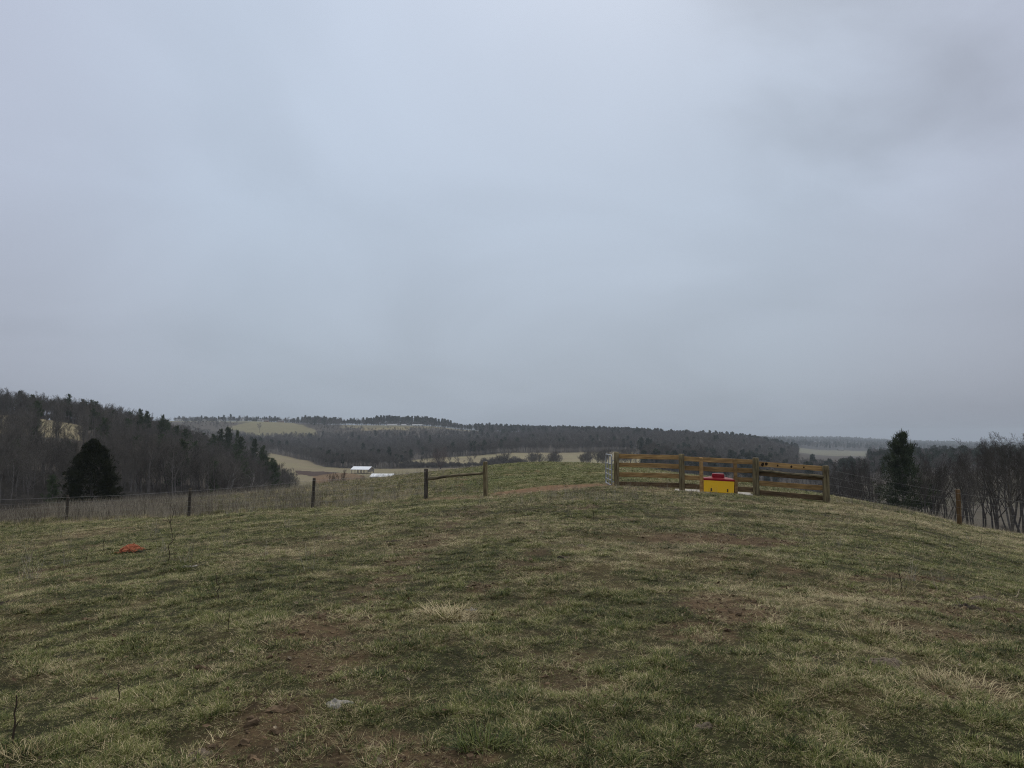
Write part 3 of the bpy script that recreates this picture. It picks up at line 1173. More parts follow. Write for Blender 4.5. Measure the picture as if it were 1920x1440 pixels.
def grow_pine(seed, H, rbase, needles=14, whorls=16, start=.14, per=6, nl=.34, irregular=.3, prof=.8, clumps=5, nw=.05, twist=0):
    r = np.random.default_rng(seed)
    tr, cr = MB(), MB()
    lean = r.normal(0, .02, 2)
    zs = np.linspace(-.3, H * .97, 9)
    ax = np.stack([lean[0] * zs, lean[1] * zs, zs], 1)
    tr.tube(ax, np.linspace(H * .016, .02, 9), 7)
    Vs = []
    for w in range(whorls):
        f = start + (1 - start) * (w + r.uniform(-.3, .3)) / whorls
        f = min(max(f, start), .985)
        z = f * H
        g = (f - start) / (1 - start)
        base = rbase * ((1 - g) ** prof) * (1 if g > .18 else .62 + 2.1 * g) + .18
        for b in range(per if g < .85 else 4):
            az = r.uniform(0, 6.283)
            L = base * r.uniform(1 - irregular * 1.6, 1 + irregular * .6)
            el = r.uniform(-.05, .35) + .5 * g
            d = np.array([math.cos(az) * math.cos(el), math.sin(az) * math.cos(el), math.sin(el)])
            p0 = np.array([lean[0] * z, lean[1] * z, z])
            pts = [p0, p0 + d * L * .5 + [0, 0, -.03 * L], p0 + d * L + [0, 0, .05 * L]]
            tr.tube(pts, [.012 + .006 * L, .012 + .003 * L, .008], 4)
            for c in range(clumps):
                t = r.uniform(.32, 1.02)
                q = p0 + d * L * t + r.normal(0, .09 * L + .03, 3) * [1, 1, .45]
                n = needles
                dirs = r.normal(size=(n, 3)) + d * .9 + np.array([0, 0, .55])
                dirs /= np.linalg.norm(dirs, axis=1, keepdims=True)
                ln = nl * r.uniform(.6, 1.25, (n, 1))
                sd = np.cross(dirs, r.normal(size=(n, 3)))
                sd /= np.linalg.norm(sd, axis=1, keepdims=True)
                st = q + r.normal(0, nl * .32, (n, 3))
                Vs.append(np.stack([st + sd * nw, st - sd * nw, st + dirs * ln], 1).reshape(-1, 3))
    V = np.concatenate(Vs)
    cr.add(V, None, np.arange(len(V)).reshape(-1, 3))
    return tr, cr


def grow_cedar(seed, H, rb):
    r = np.random.default_rng(seed)
    tr, cr = MB(), MB()
    tr.tube([(0, 0, -.3), (0, .02, H * .5), (0.05, 0, H * .93)], [.16, .09, .02], 7)
    Vs = []
    lob = r.uniform(0, 6.28, 6)
    for k in range(6600):
        g = r.uniform() ** 1.25
        az = r.uniform(0, 6.283)
        z = H * (.02 + .97 * g)
        prof = rb * (1 - g ** 2.0) ** .75 * (1 + .12 * math.sin(2 * az + lob[0] + 3 * g) + .10 * math.sin(5 * az + lob[1] + 9 * g) + .10 * math.sin(11 * g * 3 + lob[2] + az) + .09 * math.sin(9 * az + 21 * g + lob[3]) + .06 * math.sin(16 * az - 33 * g + lob[4]))
        if g < .10:
            prof *= .80 + 2.0 * g
        if float(fbm(np.array([az * 2.2]), np.array([z * 1.5]), 55, 3)[0]) < .40 and r.uniform() < .75:
            continue
        q = prof * (1 - .38 * r.uniform() ** 2) * (1 + .09 * r.normal())
        p = np.array([q * math.cos(az), q * math.sin(az), z])
        out = np.array([math.cos(az), math.sin(az), .0])
        n = 7
        dirs = r.normal(0, .55, (n, 3)) + out * .7 + np.array([0, 0, .75])
        dirs /= np.linalg.norm(dirs, axis=1, keepdims=True)
        sd = np.cross(dirs, r.normal(size=(n, 3)))
        sd /= np.linalg.norm(sd, axis=1, keepdims=True)
        ln = .26 * r.uniform(.5, 1.3, (n, 1))
        st = p + r.normal(0, .07, (n, 3))
        Vs.append(np.stack([st + sd * .035, st - sd * .035, st + dirs * ln], 1).reshape(-1, 3))
    V = np.concatenate(Vs)
    cr.add(V, None, np.arange(len(V)).reshape(-1, 3))
    return tr, cr


B, T = M['bark'], M['twig']
BD, TD = M['bark_dark'], M['twig_dark']
SL = (.05, .13, .19, .24, .3)
near_bare = [tree_proto('bare_tree', *grow_tree(20 + k, 11, 4, (.75, .9, .7, .95)[k], (1.4, 1.5, 1.7, 2.1), (.15, .17, .13, .16)[k], (.42, .34, .48, .38)[k], 1.0, wob=(.11, .2, .22, .25, .3)), BD, TD) for k in range(4)]
mid_bare = [tree_proto('bare_tree', *grow_tree(40 + k, 14, 4, (.62, .5, .75, .55)[k], (1.5, 1.5, 1.6, 1.7), .15, (.40, .5, .33, .45)[k], 1.5, wob=SL), B, T) for k in range(4)]
pale_bare = [tree_proto('bare_tree', *grow_tree(60 + k, 13, 4, 1.05, (1.5, 1.5, 1.6, 1.6), .24, .22, 1.4, wob=(.22, .34, .34, .3, .35)), M['bark_pale'], T) for k in range(2)]
shrubby = [tree_proto('bare_shrub', *grow_tree(70 + k, 6, 3, .7, (1.8, 2.0, 2.4, 1), .10, .2, 1.2, multi=6), M['twig_red'] if k else B, M['twig_red'] if k else T) for k in range(2)]
far_bare = [tree_proto('bare_tree', *grow_tree(80 + k, 17, 3, (.75, .9, .7)[k], (1.8, 2.0, 2.6, 1), .20, (.40, .34, .46)[k], 2.4, wob=SL), B, T) for k in range(3)]
pines = [tree_proto('pine_tree', *grow_pine(90 + k, 15, 3.0, 10, 15, (.28, .45, .22)[k], 6, .60, .42, (.42, .36, .5)[k], 6, .07), B, M['needle']) for k in range(3)]
far_pines = [tree_proto('pine_tree', *grow_pine(95 + k, 19, 3.4, 9, 13, (.35, .48)[k], 6, .95, .35, .38, 6, .17), B, M['needle_far']) for k in range(2)]
tall_pine = tree_proto('pine_tree', *grow_pine(104, 11.6, 5.4, 15, 22, .10, 7, .46, .36, .85, 9, .042), B, M['needle'])
cedar = tree_proto('cedar_tree', *grow_cedar(7, 7.3, 2.55), B, M['cedar'])


def stand(u, d, drop=.0):
    p = ground(u, d)
    return Vector((p.x, p.y, p.z - drop))


def rr(a, b):
    return float(rng.uniform(a, b))


def top_scale(H, p, vt):
    return (CZ + p.y * slope(vt) - p.z) / H


# -- single trees that stand out
place_tree(cedar, stand(176, 76, .1), .4, 1.0, 'dense black green cedar standing alone just below the wire fence', 'cedar', sz=1.02)
_p = stand(1690, 104)
place_tree(tall_pine, _p, 1.0, 1.0, 'tall dark green pine rising among the bare trees past the board fence', 'pine tree', sz=top_scale(11.3, _p, 817))
place_tree(pale_bare[0], stand(418, 150, 0), .3, .95, 'crooked bare tree with pale forked trunk at the edge of the dark wood', 'bare tree')
place_tree(pale_bare[1], stand(457, 158, 0), 2.2, .95, 'leaning bare tree with pale bark beside the small pines ending the wood', 'bare tree')
place_tree(near_bare[1], stand(330, 140, 0), 1.7, 1.25, 'tall bare tree with a dark forked trunk between cedar and wire fence post', 'bare tree', sz=1.2)
_g = stand(634, 150)
place_tree(shrubby[1], _g, .5, .62 * (CZ + 150 * slope(877) - _g.z) / 6.0, 'lone reddish twiggy bush in the valley beside the white roofed barn', 'bush', sz=(CZ + 150 * slope(877) - _g.z) / 6.0)
place_tree(shrubby[1], stand(826, 560, 0), .9, 3.0, 'big rounded reddish bare tree over the hedgerow of the pale field', 'bare tree')
for (u, d, s, lab) in ((515, 215, 1.05, 'small dark pine at the very tip of the wood'), (500, 232, .95, 'broad dark pine just inside the tip of the wood'), (545, 236, .62, 'short bushy pine at the low end of the wood near the clay bank'), (560, 242, .5, 'lowest bushy evergreen of the wood beside the valley field')):
    place_tree(pines[rng.integers(0, 3)], stand(u, d, 1.5), rr(0, 6), s, lab, 'pine tree')
place_tree(pines[2], stand(105, 112, 1.0), 1.0, .45, 'young green pine half hidden behind the black cedar', 'pine tree')

# -- pines on the skyline of the wooded hill
for i, (u, d, vt) in enumerate(((128, 342, 740), (120, 345, 749), (158, 345, 753), (172, 348, 751), (180, 350, 759), (33, 345, 732), (58, 345, 741), (262, 352, 768), (276, 352, 770), (306, 352, 779), (180, 300, 774),
                                (262, 220, 815), (412, 330, 806), (428, 335, 803), (446, 345, 806), (300, 210, 826), (20, 170, 840), (455, 300, 818), (192, 310, 782), (240, 310, 786), (478, 300, 822), (400, 290, 816), (305, 290, 788), (350, 300, 804), (495, 260, 838))):
    p = stand(u, d, .5)
    sc = top_scale(15.0, p, vt)
    place_tree(pines[i % 3], p, rr(0, 6), min(sc, rr(.55, .8)) if d > 340 else min(sc, .85), 'dark pine standing among the bare trees of the wooded hillside', 'pine tree', 'pines in the hillside wood', sz=sc)
for u, d in ((72, 190), (80, 215), (90, 180), (96, 230), (114, 185), (121, 220), (130, 240), (138, 190), (146, 225), (150, 255), (160, 200), (168, 235), (176, 255), (186, 210), (84, 250), (126, 262)):
    place_tree(mid_bare[rng.integers(0, 4)], stand(u, d), rr(0, 6.28), rr(.5, .62), 'thin bare tree standing out against the pale clearing on the wooded hillside', 'bare tree', 'bare trees before the hillside clearing')

# -- bare trees along the front of the hillside wood
cnt = 0
for k in range(5000):
    u = rr(-190, 552)
    base = float(np.interp(u, [-200, 0, 150, 354, 450, 545], [108, 112, 118, 128, 150, 232]))
    d = base + abs(rng.normal(0, 34))
    win = 66 < u < 100 or 110 < u < 152 or 158 < u < 194
    if 10 < u < 195 and d > 150:
        continue
    if d > base + 85:
        continue
    hsc = float(np.interp(u, [-60, 20, 180, 240, 450, 552], [.95, .74, .74, .95, .95, .62]))
    place_tree((mid_bare + near_bare[:2])[rng.integers(0, 6)], stand(u, d), rr(0, 6.28), hsc * rr(.7, 1.1), 'bare grey brown tree at the front of the hillside wood past the wire fence', 'bare tree', 'bare trees at the front of the hillside wood', tilt=(rr(-.05, .05), rr(-.05, .05)), sz=hsc * .6 if win else None)
    cnt += 1
    if cnt >= 105:
        break

# -- bare trees below the pasture, past the board fence
spots = [(1890, 66, 1.22, 0), (1862, 72, 1.12, 1), (1915, 84, 1.25, 2), (1935, 70, 1.2, 3), (1960, 78, 1.25, 1), (1840, 84, 1.1, 2), (1826, 74, .85, 3), (1782, 82, .90, 1), (1760, 90, .92, 2), (1738, 86, .82, 0), (1720, 96, .9, 3), (1660, 104, .85, 1), (1640, 98, .72, 2), (1620, 108, .8, 3), (1600, 112, .78, 0), (1585, 116, .76, 2), (1568, 120, .8, 1), (1805, 96, 1.0, 0), (1850, 100, 1.05, 3), (1878, 98, 1.15, 1), (1905, 104, 1.2, 0), (1700, 112, .8, 1), (1675, 116, .85, 3), (1745, 110, .95, 3), (1770, 116, 1.0, 0), (1980, 90, 1.2, 2), (2010, 84, 1.2, 0), (2050, 80, 1.1, 3), (1815, 116, 1.0, 2), (1630, 124, .8, 0), (1545, 140, .85, 3), (1520, 150, .9, 1), (1655, 90, .55, 2), (1590, 94, .5, 1), (1752, 72, .55, 0), (1790, 70, .5, 3), (1728, 100, 1.0, 1), (1750, 104, 1.05, 0), (1788, 102, 1.0, 2), (1800, 106, 1.05, 3), (1832, 104, 1.1, 0), (1866, 108, 1.1, 1), (1892, 112, 1.15, 2), (1920, 100, 1.2, 0), (1650, 112, .9, 0), (1630, 106, .85, 1), (1610, 118, .85, 0), (1580, 126, .8, 1), (1705, 104, .95, 0), (1765, 98, .9, 1), (1814, 88, .85, 0)]
for q in range(16):
    spots.append((rr(1560, 1960), rr(92, 124), 1, q % 4))
spots = [t for t in spots if not (1645 < t[0] < 1730 and t[1] < 106)]
for i, (u, d, s, k) in enumerate(spots):
    p = stand(u, d, .2)
    vt = float(np.interp(u, [1520, 1580, 1640, 1740, 1810, 1845, 1870, 1960], [866, 860, 850, 843, 838, 815, 808, 805]))
    sc = top_scale(11.0, p, vt + abs(rr(-14, 14)) * (1.6 if s < .6 else 1)) * (.62 if s < .6 else 1)
    if sc < .25:
        continue
    if i in (0, 1):
        lab = 'tallest bare tree at the picture edge with thick forked trunk' if i == 0 else 'bare tree leaning across the pale field beside the lone wire fence post'
        place_tree(near_bare[k], p, rr(0, 6.28), sc * .95, lab, 'bare tree', sz=sc)
        continue
    place_tree(near_bare[k], p, rr(0, 6.28), sc * rr(.68, .9), 'bare dark tree in the grove below the pasture around the tall pine', 'bare tree', 'bare trees of the grove below the pasture', sz=sc, tilt=(rr(-.06, .06), rr(-.06, .06)))

# -- hedgerow and field trees in the valley
for u, d, s in ((768, 606, .55), (778, 604, .5), (790, 606, .6), (800, 603, .62), (812, 604, .55), (845, 602, .5), (735, 612, .4), (755, 610, .45), (860, 600, .35), (872, 598, .4)):
    place_tree(mid_bare[rng.integers(0, 4)], stand(u, d), rr(0, 6.28), s * rr(.9, 1.1), 'bare tree in the hedgerow across the near side of the pale field', 'bare tree', 'bare hedgerow trees of the pale field')
for u, vt in ((924, 857), (930, 853), (938, 854), (946, 849), (956, 849), (964, 855), (972, 858), (988, 853), (997, 851), (1004, 847), (1012, 850), (1030, 856), (1040, 846), (1046, 852), (1092, 851), (1100, 847), (1110, 843), (1122, 846), (1135, 842), (1150, 846), (1165, 843), (1180, 840), (1196, 842), (1212, 836), (1228, 843), (1246, 840), (1264, 844), (905, 862), (880, 866), (950, 850), (1000, 849), (1036, 848), (934, 856), (1105, 846), (1130, 844), (1172, 843), (1205, 841), (1238, 842)):
    k = int(rng.choice((0, 1, 2, 3, 4, 4, 5, 5, 4)))
    d = rr(545, 585)
    g = stand(u, d)
    sc = 1.12 * (CZ + d * slope(vt) - g.z) / ((11.0, 14.0, 11.0, 14.0)[k] if k < 4 else 6.0)
    place_tree(([near_bare[0], mid_bare[2], near_bare[1], mid_bare[0]] + [shrubby[0]] * 2)[k], g, rr(0, 6.28), sc, 'bare scrubby tree showing over the grassy crest before the pale field', 'bare tree', 'scrubby trees beyond the grassy crest')

# -- woods that read as one mass
def woods(name, specs, label):
    """specs: (polygon in column and depth, how many, kinds with weights, scale range)."""
    meshes = far_bare + mid_bare[:2] + far_pines + pines[:1] + shrubby[:1]
    objs = []
    for i, (kind, tm, cm) in enumerate(meshes):
        # trunk and crown joined in one mesh
        me = bpy.data.meshes.new(kind)
        bm = __import__('bmesh').new()
        bm.from_mesh(tm)
        k = len(bm.faces)
        bm.from_mesh(cm)
        bm.faces.ensure_lookup_table()
        for f in bm.faces[k:]:
            f.material_index = 1
        bm.to_mesh(me)
        bm.free()
        me.materials.append(tm.materials[0])
        me.materials.append(cm.materials[0])
        objs.append(lib_obj('wood_tree.%03d' % i, me))
    lib = library('wood_trees_' + name, objs)
    PP, SS, II = [], [], []
    for poly, n, kinds, (s0, s1) in specs:
        pu, pd = np.array([p[0] for p in poly]), np.array([p[1] for p in poly])
        got = 0
        while got < n:
            q = n * 3
            u = rng.uniform(pu.min(), pu.max(), q)
            d = np.sqrt(rng.uniform(pd.min() ** 2, pd.max() ** 2, q))
            k = inpoly(u, d, poly)
            for fp, _ in CLEAR:
                k &= ~inpoly(u, d, fp)
            u, d = u[k][:n - got], d[k][:n - got]
            x = sx(u) * d
            w = np.array([a[1] for a in kinds], float)
            pick = rng.choice(len(kinds), len(u), p=w / w.sum())
            # evergreens come in patches
            patch = fbm(x / 45, d / 45, 33, 3)
            ids = np.array([kinds[p][0][int(rng.integers(0, len(kinds[p][0])))] for p in pick], int)
            eg = np.isin(ids, (5, 6, 7)) & (patch < .5) & (rng.uniform(size=len(u)) < .75)
            ids[eg] = kinds[0][0][0]
            PP.append(np.stack([x, d, height(x, d) - .3], 1))
            II.append(ids)
            SS.append(rng.uniform(s0, s1, len(u)))
            got += len(u)
            if len(u) == 0 and k.sum() == 0:
                break
    P, S, I = np.concatenate(PP), np.concatenate(SS), np.concatenate(II)
    n = len(P)
    rot = np.zeros((n, 3))
    rot[:, 2] = rng.uniform(0, 6.28, n)
    rot[:, :2] = rng.normal(0, .03, (n, 2))
    scatter(name, P, rot, np.stack([S, S, S * rng.uniform(.9, 1.1, n)], 1), I, lib, label, 'woods')
    print(name, n)


CLEAR = [([(66, 172), (100, 172), (104, 262), (70, 262)], 0), ([(110, 172), (152, 172), (155, 275), (114, 268)], 0), ([(160, 172), (192, 178), (196, 275), (162, 270)], 0), ([(1495, 700), (1625, 700), (1635, 2350), (1495, 2350)], 0)] + [f for f in FIELDS if f[0][0] not in ((1150, 120), (505, 1690))]
FB, MBA, FP, PN, SH = (0, 1, 2), (3, 4), (5, 6), (7,), (8,)
woods('hillside_wood', [
    ([(-260, 118), (0, 122), (150, 128), (354, 138), (450, 160), (552, 245), (545, 330), (500, 380), (450, 425), (354, 400), (150, 385), (0, 365), (-260, 360)], 2300, ((MBA, 1), (PN, .03)), (.62, .95)),
    ([(-260, 300), (0, 325), (150, 330), (354, 345), (470, 370), (450, 425), (354, 405), (150, 390), (0, 372), (-260, 370)], 700, ((MBA, 1), (PN, .03)), (.58, .86)),
    ([(-260, 335), (0, 338), (127, 342), (230, 360), (354, 372), (354, 392), (230, 380), (127, 364), (0, 360), (-260, 365)], 700, ((SH, 1), (MBA, 1)), (.35, .62)),
    ([(-260, 104), (0, 108), (150, 112), (354, 124), (450, 146), (552, 226), (552, 262), (450, 200), (354, 175), (150, 165), (-260, 160)], 1500, ((SH, 1),), (.30, .62)),
], 'dense leafless wood with scattered pines covering the hillside past the wire fence')
woods('valley_wood', [
    ([(430, 560), (545, 805), (578, 745), (594, 665), (615, 602), (640, 590), (740, 583), (770, 640), (800, 715), (900, 745), (1000, 795), (1200, 810), (1560, 660), (1560, 1250), (1200, 1330), (1000, 1300), (900, 1330), (640, 1330), (430, 1330)], 8600, ((FB, 1), (FP, .03)), (.52, .80)),
    ([(545, 805), (578, 743), (594, 663), (615, 600), (640, 588), (740, 581), (780, 660), (800, 713), (900, 742), (1000, 793), (1190, 806), (1190, 850), (900, 790), (800, 740), (740, 620), (640, 630), (600, 760), (545, 830)], 900, ((FB, 1), (FP, .08)), (.52, .75)),
    ([(900, 1300), (1560, 1250), (1450, 1680), (1290, 1750), (1153, 1850), (960, 1850), (880, 1660)], 4200, ((FB, .8), (FP, .7)), (.60, .9)),
    ([(560, 1330), (905, 1330), (905, 1460), (640, 1490), (570, 1500)], 700, ((FB, 1), (SH, .5)), (.28, .55)),
    ([(335, 1250), (470, 1250), (480, 1330), (335, 1330)], 160, ((FB, 1),), (.45, .7)),
    ([(340, 1420), (465, 1440), (480, 1620), (340, 1640)], 170, ((FB, 1), (SH, .7)), (.35, .7)),
    ([(560, 1520), (640, 1500), (640, 1680), (570, 1700)], 240, ((FB, 1), (FP, .3)), (.6, 1.0)),
    ([(745, 584), (905, 570), (905, 600), (800, 612), (760, 640)], 260, ((SH, 1), (FB, .06)), (.35, .8)),
    ([(905, 548), (1075, 545), (1075, 590), (905, 590)], 70, ((SH, 1),), (.75, 1.35)),
    ([(1085, 540), (1330, 520), (1330, 590), (1085, 590)], 230, ((SH, 1), (FB, .3)), (.7, 1.3)),
    ([(645, 1598), (882, 1598), (882, 1680), (645, 1680)], 900, ((FB, 1), (FP, .25)), (.30, .75)),
    ([(325, 1770), (565, 1760), (650, 1640), (650, 1700), (565, 1830), (325, 1840)], 900, ((FB, 1), (FP, .4)), (.30, .78)),
], 'wide leafless wood on the slope across the valley below the far ridge')
woods('grove_wood', [
    ([(1180, 490), (1560, 400), (1590, 480), (2150, 490), (2150, 900), (1560, 900), (1540, 700), (1200, 800)], 3000, ((FB + MBA, 1), (FP, .2)), (.62, .92)),
    ([(1280, 250), (1590, 190), (1590, 330), (1450, 400), (1280, 480)], 420, ((MBA + SH, 1),), (.40, .75)),
    ([(1575, 118), (2150, 108), (2150, 150), (1575, 165)], 36, ((MBA, 1), (SH, .6)), (.35, .6)),
    ([(1500, 160), (1640, 150), (1640, 220), (1500, 260)], 60, ((MBA, 1),), (.5, .7)),
], 'dark leafless woods in the low valley behind the board fence and grove')
woods('far_woods', [
    ([(1380, 2350), (2200, 2350), (2200, 4700), (1380, 4700)], 7500, ((FB, 1), (FP, .8)), (.8, 1.15)),
    ([(1560, 1000), (2200, 950), (2200, 1650), (1660, 1650), (1620, 1500)], 900, ((FB, 1), (FP, .5)), (.7, 1.0)),
    ([(1400, 4700), (2200, 4700), (2200, 5200), (1400, 5200)], 2600, ((FB, 1), (FP, 1)), (.9, 1.4)),
    ([(1450, 1300), (1530, 1250), (1600, 1650), (1480, 1650)], 300, ((FB, 1), (FP, .3)), (.6, .9)),
    ([(-400, 1700), (1400, 1900), (1400, 2300), (-400, 2300)], 10, ((FB, 1),), (.6, .9)),
], 'hazy blue grey wooded hills at the end of the valley')

# -- skyline trees on the far ridge, one by one
for u in np.concatenate([np.linspace(655, 878, 66), np.linspace(690, 855, 62)]):
    u = u + rr(-3, 3)
    ev = rng.uniform() < np.interp(u, [650, 700, 800, 860, 890], [.3, .75, .75, .35, .1])
    h = float(np.interp(u, [650, 700, 720, 800, 850, 885], [.75, 1.0, 1.12, 1.05, .85, .6])) * rr(.85, 1.12)
    if ev:
        place_tree(far_pines[rng.integers(0, 2)], stand(u, rr(1612, 1660)), rr(0, 6.28), h, 'slender dark pine in the tree row on the ridge behind the white tunnels', 'pine tree', 'pines of the ridge row')
    else:
        place_tree(far_bare[rng.integers(0, 3)], stand(u, rr(1612, 1660)), rr(0, 6.28), h, 'thin bare tree in the tree row on the ridge behind the white tunnels', 'bare tree', 'bare trees of the ridge row')
for u in np.concatenate([np.linspace(330, 560, 52), np.linspace(562, 650, 16)]):
    u = u + rr(-3, 3)
    ev = rng.uniform() < np.interp(u, [330, 370, 430, 450, 520, 560, 600, 655], [.2, .6, .75, .4, .5, .6, .7, .2])
    h = float(np.interp(u, [330, 380, 430, 520, 560, 600, 620, 655], [.75, .9, .92, .85, .95, 1.05, .8, .5])) * rr(.7, 1.15)
    d = float(np.interp(u, [330, 560, 655], [1800, 1790, 1660])) + rr(0, 40)
    if ev:
        place_tree(far_pines[rng.integers(0, 2)], stand(u, d), rr(0, 6.28), h, 'dark pine behind the small houses on the farthest hilltop field', 'pine tree', 'pines behind the hilltop houses')
    else:
        place_tree(far_bare[rng.integers(0, 3)], stand(u, d), rr(0, 6.28), h, 'bare tree behind the small houses on the farthest hilltop field', 'bare tree', 'bare trees behind the hilltop houses')
place_tree(far_bare[1], stand(487, 1420), 1.0, 1.2, 'lone bare tree in the middle of the hilltop field', 'bare tree')


# ------------------------------------------------------------------ fences
def post_mesh(h, r, kind='round', seed=0, sides=10):
    rg = np.random.default_rng(seed)
    mb = MB()
    n = 9
    zs = np.linspace(-.35, h, n)
    ang = np.arange(sides) * 2 * math.pi / sides + math.pi / sides
    prof = np.ones(sides)
    if kind == 'square':
        prof = 1 / np.maximum(np.abs(np.cos(ang)), np.abs(np.sin(ang)))
        prof = np.minimum(prof, 1.22)
    V = []
    w = np.cumsum(rg.normal(0, .004, (n, 2)), 0)
    for i, z in enumerate(zs):
        k = prof * r * (1 - .05 * i / n) * (1 + rg.normal(0, .018, sides))
        V.append(np.stack([w[i, 0] + k * np.cos(ang), w[i, 1] + k * np.sin(ang), np.full(sides, z)], 1))
    k = prof * r * .80
    V.append(np.stack([w[-1, 0] + k * np.cos(ang), w[-1, 1] + k * np.sin(ang), np.full(sides, h + .018) + rg.normal(0, .004, sides)], 1))
    V = np.concatenate(V + [np.array([[w[-1, 0], w[-1, 1], h + .022]])])
    m = n + 1
    i = np.arange(m - 1)[:, None] * sides
    kk = np.arange(sides)[None, :]
    k2 = (kk + 1) % sides
    Q = np.stack([i + kk, i + k2, i + sides + k2, i + sides + kk], -1).reshape(-1, 4)
    b = (m - 1) * sides
    T = [[b + a, b + (a + 1) % sides, m * sides] for a in range(sides)]
    mb.add(V, Q, T)
    return mb


def top_z(d, v):
    return CZ + d * slope(v)


def add_post(parent, u, d, vtop, r, material, kind='round', seed=0, tilt=(0, 0), name='post'):
    x = sx(u, (vtop + 930) / 2) * d
    g = zat(x, d)
    h = top_z(d, vtop) - g
    o = post_mesh(h, r, kind, seed).build(name, material, parent, smooth=(kind == 'round'))
    o.location = Vector((x, d, g)) - parent.location
    o.rotation_euler = (tilt[0], tilt[1], 0)
    return Vector((x, d, g)), h


def plank(parent, name, a, b, w, t, material, seed=0, wob=.006):
    """A sawn board from a to b, w high and t thick, a little bowed and uneven."""
    rg = np.random.default_rng(seed)
    a, b = Vector(a), Vector(b)
    L = (b - a).length
    n = 9
    xs = np.linspace(-L / 2, L / 2, n)
    bow = rg.normal(0, .008) * (1 - (2 * xs / L) ** 2)
    V = []
    for i, x in enumerate(xs):
        e = rg.normal(0, wob * .4, 4)
        ch = .006
        y0, y1, z0, z1 = -t / 2, t / 2, -w / 2 + bow[i] + e[0], w / 2 + bow[i] + e[1]
        V += [(x, y0, z0 + ch), (x, y0 + ch, z0), (x, y1 - ch, z0), (x, y1, z0 + ch), (x, y1, z1 - ch), (x, y1 - ch, z1), (x, y0 + ch, z1), (x, y0, z1 - ch)]
    i = np.arange(n - 1)[:, None] * 8
    k = np.arange(8)[None, :]
    k2 = (k + 1) % 8
    Q = np.stack([i + k, i + 8 + k, i + 8 + k2, i + k2], -1).reshape(-1, 4)
    Tt = []
    for s in (0, (n - 1) * 8):
        for j in range(1, 7):
            Tt.append([s, s + j, s + j + 1] if s == 0 else [s, s + j + 1, s + j])
    mb = MB()
    mb.add(V, Q, Tt)
    o = mb.build(name, material, parent)
    d = (b - a).normalized()
    yv = Vector((0, 0, 1)).cross(d).normalized()
    zv = d.cross(yv)
    o.matrix_parent_inverse = Matrix()
    o.matrix_local = Matrix.Translation((a + b) / 2 - parent.location) @ Matrix((d, yv, zv)).transposed().to_4x4()
    return o


def wire(parent, pts, r=.0042, name='wire'):
    mb = MB()
    P = []
    for a, b in zip(pts[:-1], pts[1:]):
        for k in range(10):
            f = k / 10
            q = Vector(a).lerp(Vector(b), f)
            q.z -= .035 * math.sin(math.pi * f)
            P.append(q - parent.location)
    P.append(Vector(pts[-1]) - parent.location)
    mb.tube([tuple(p) for p in P], r, 4)
    return mb.build(name, M['wire'], parent)


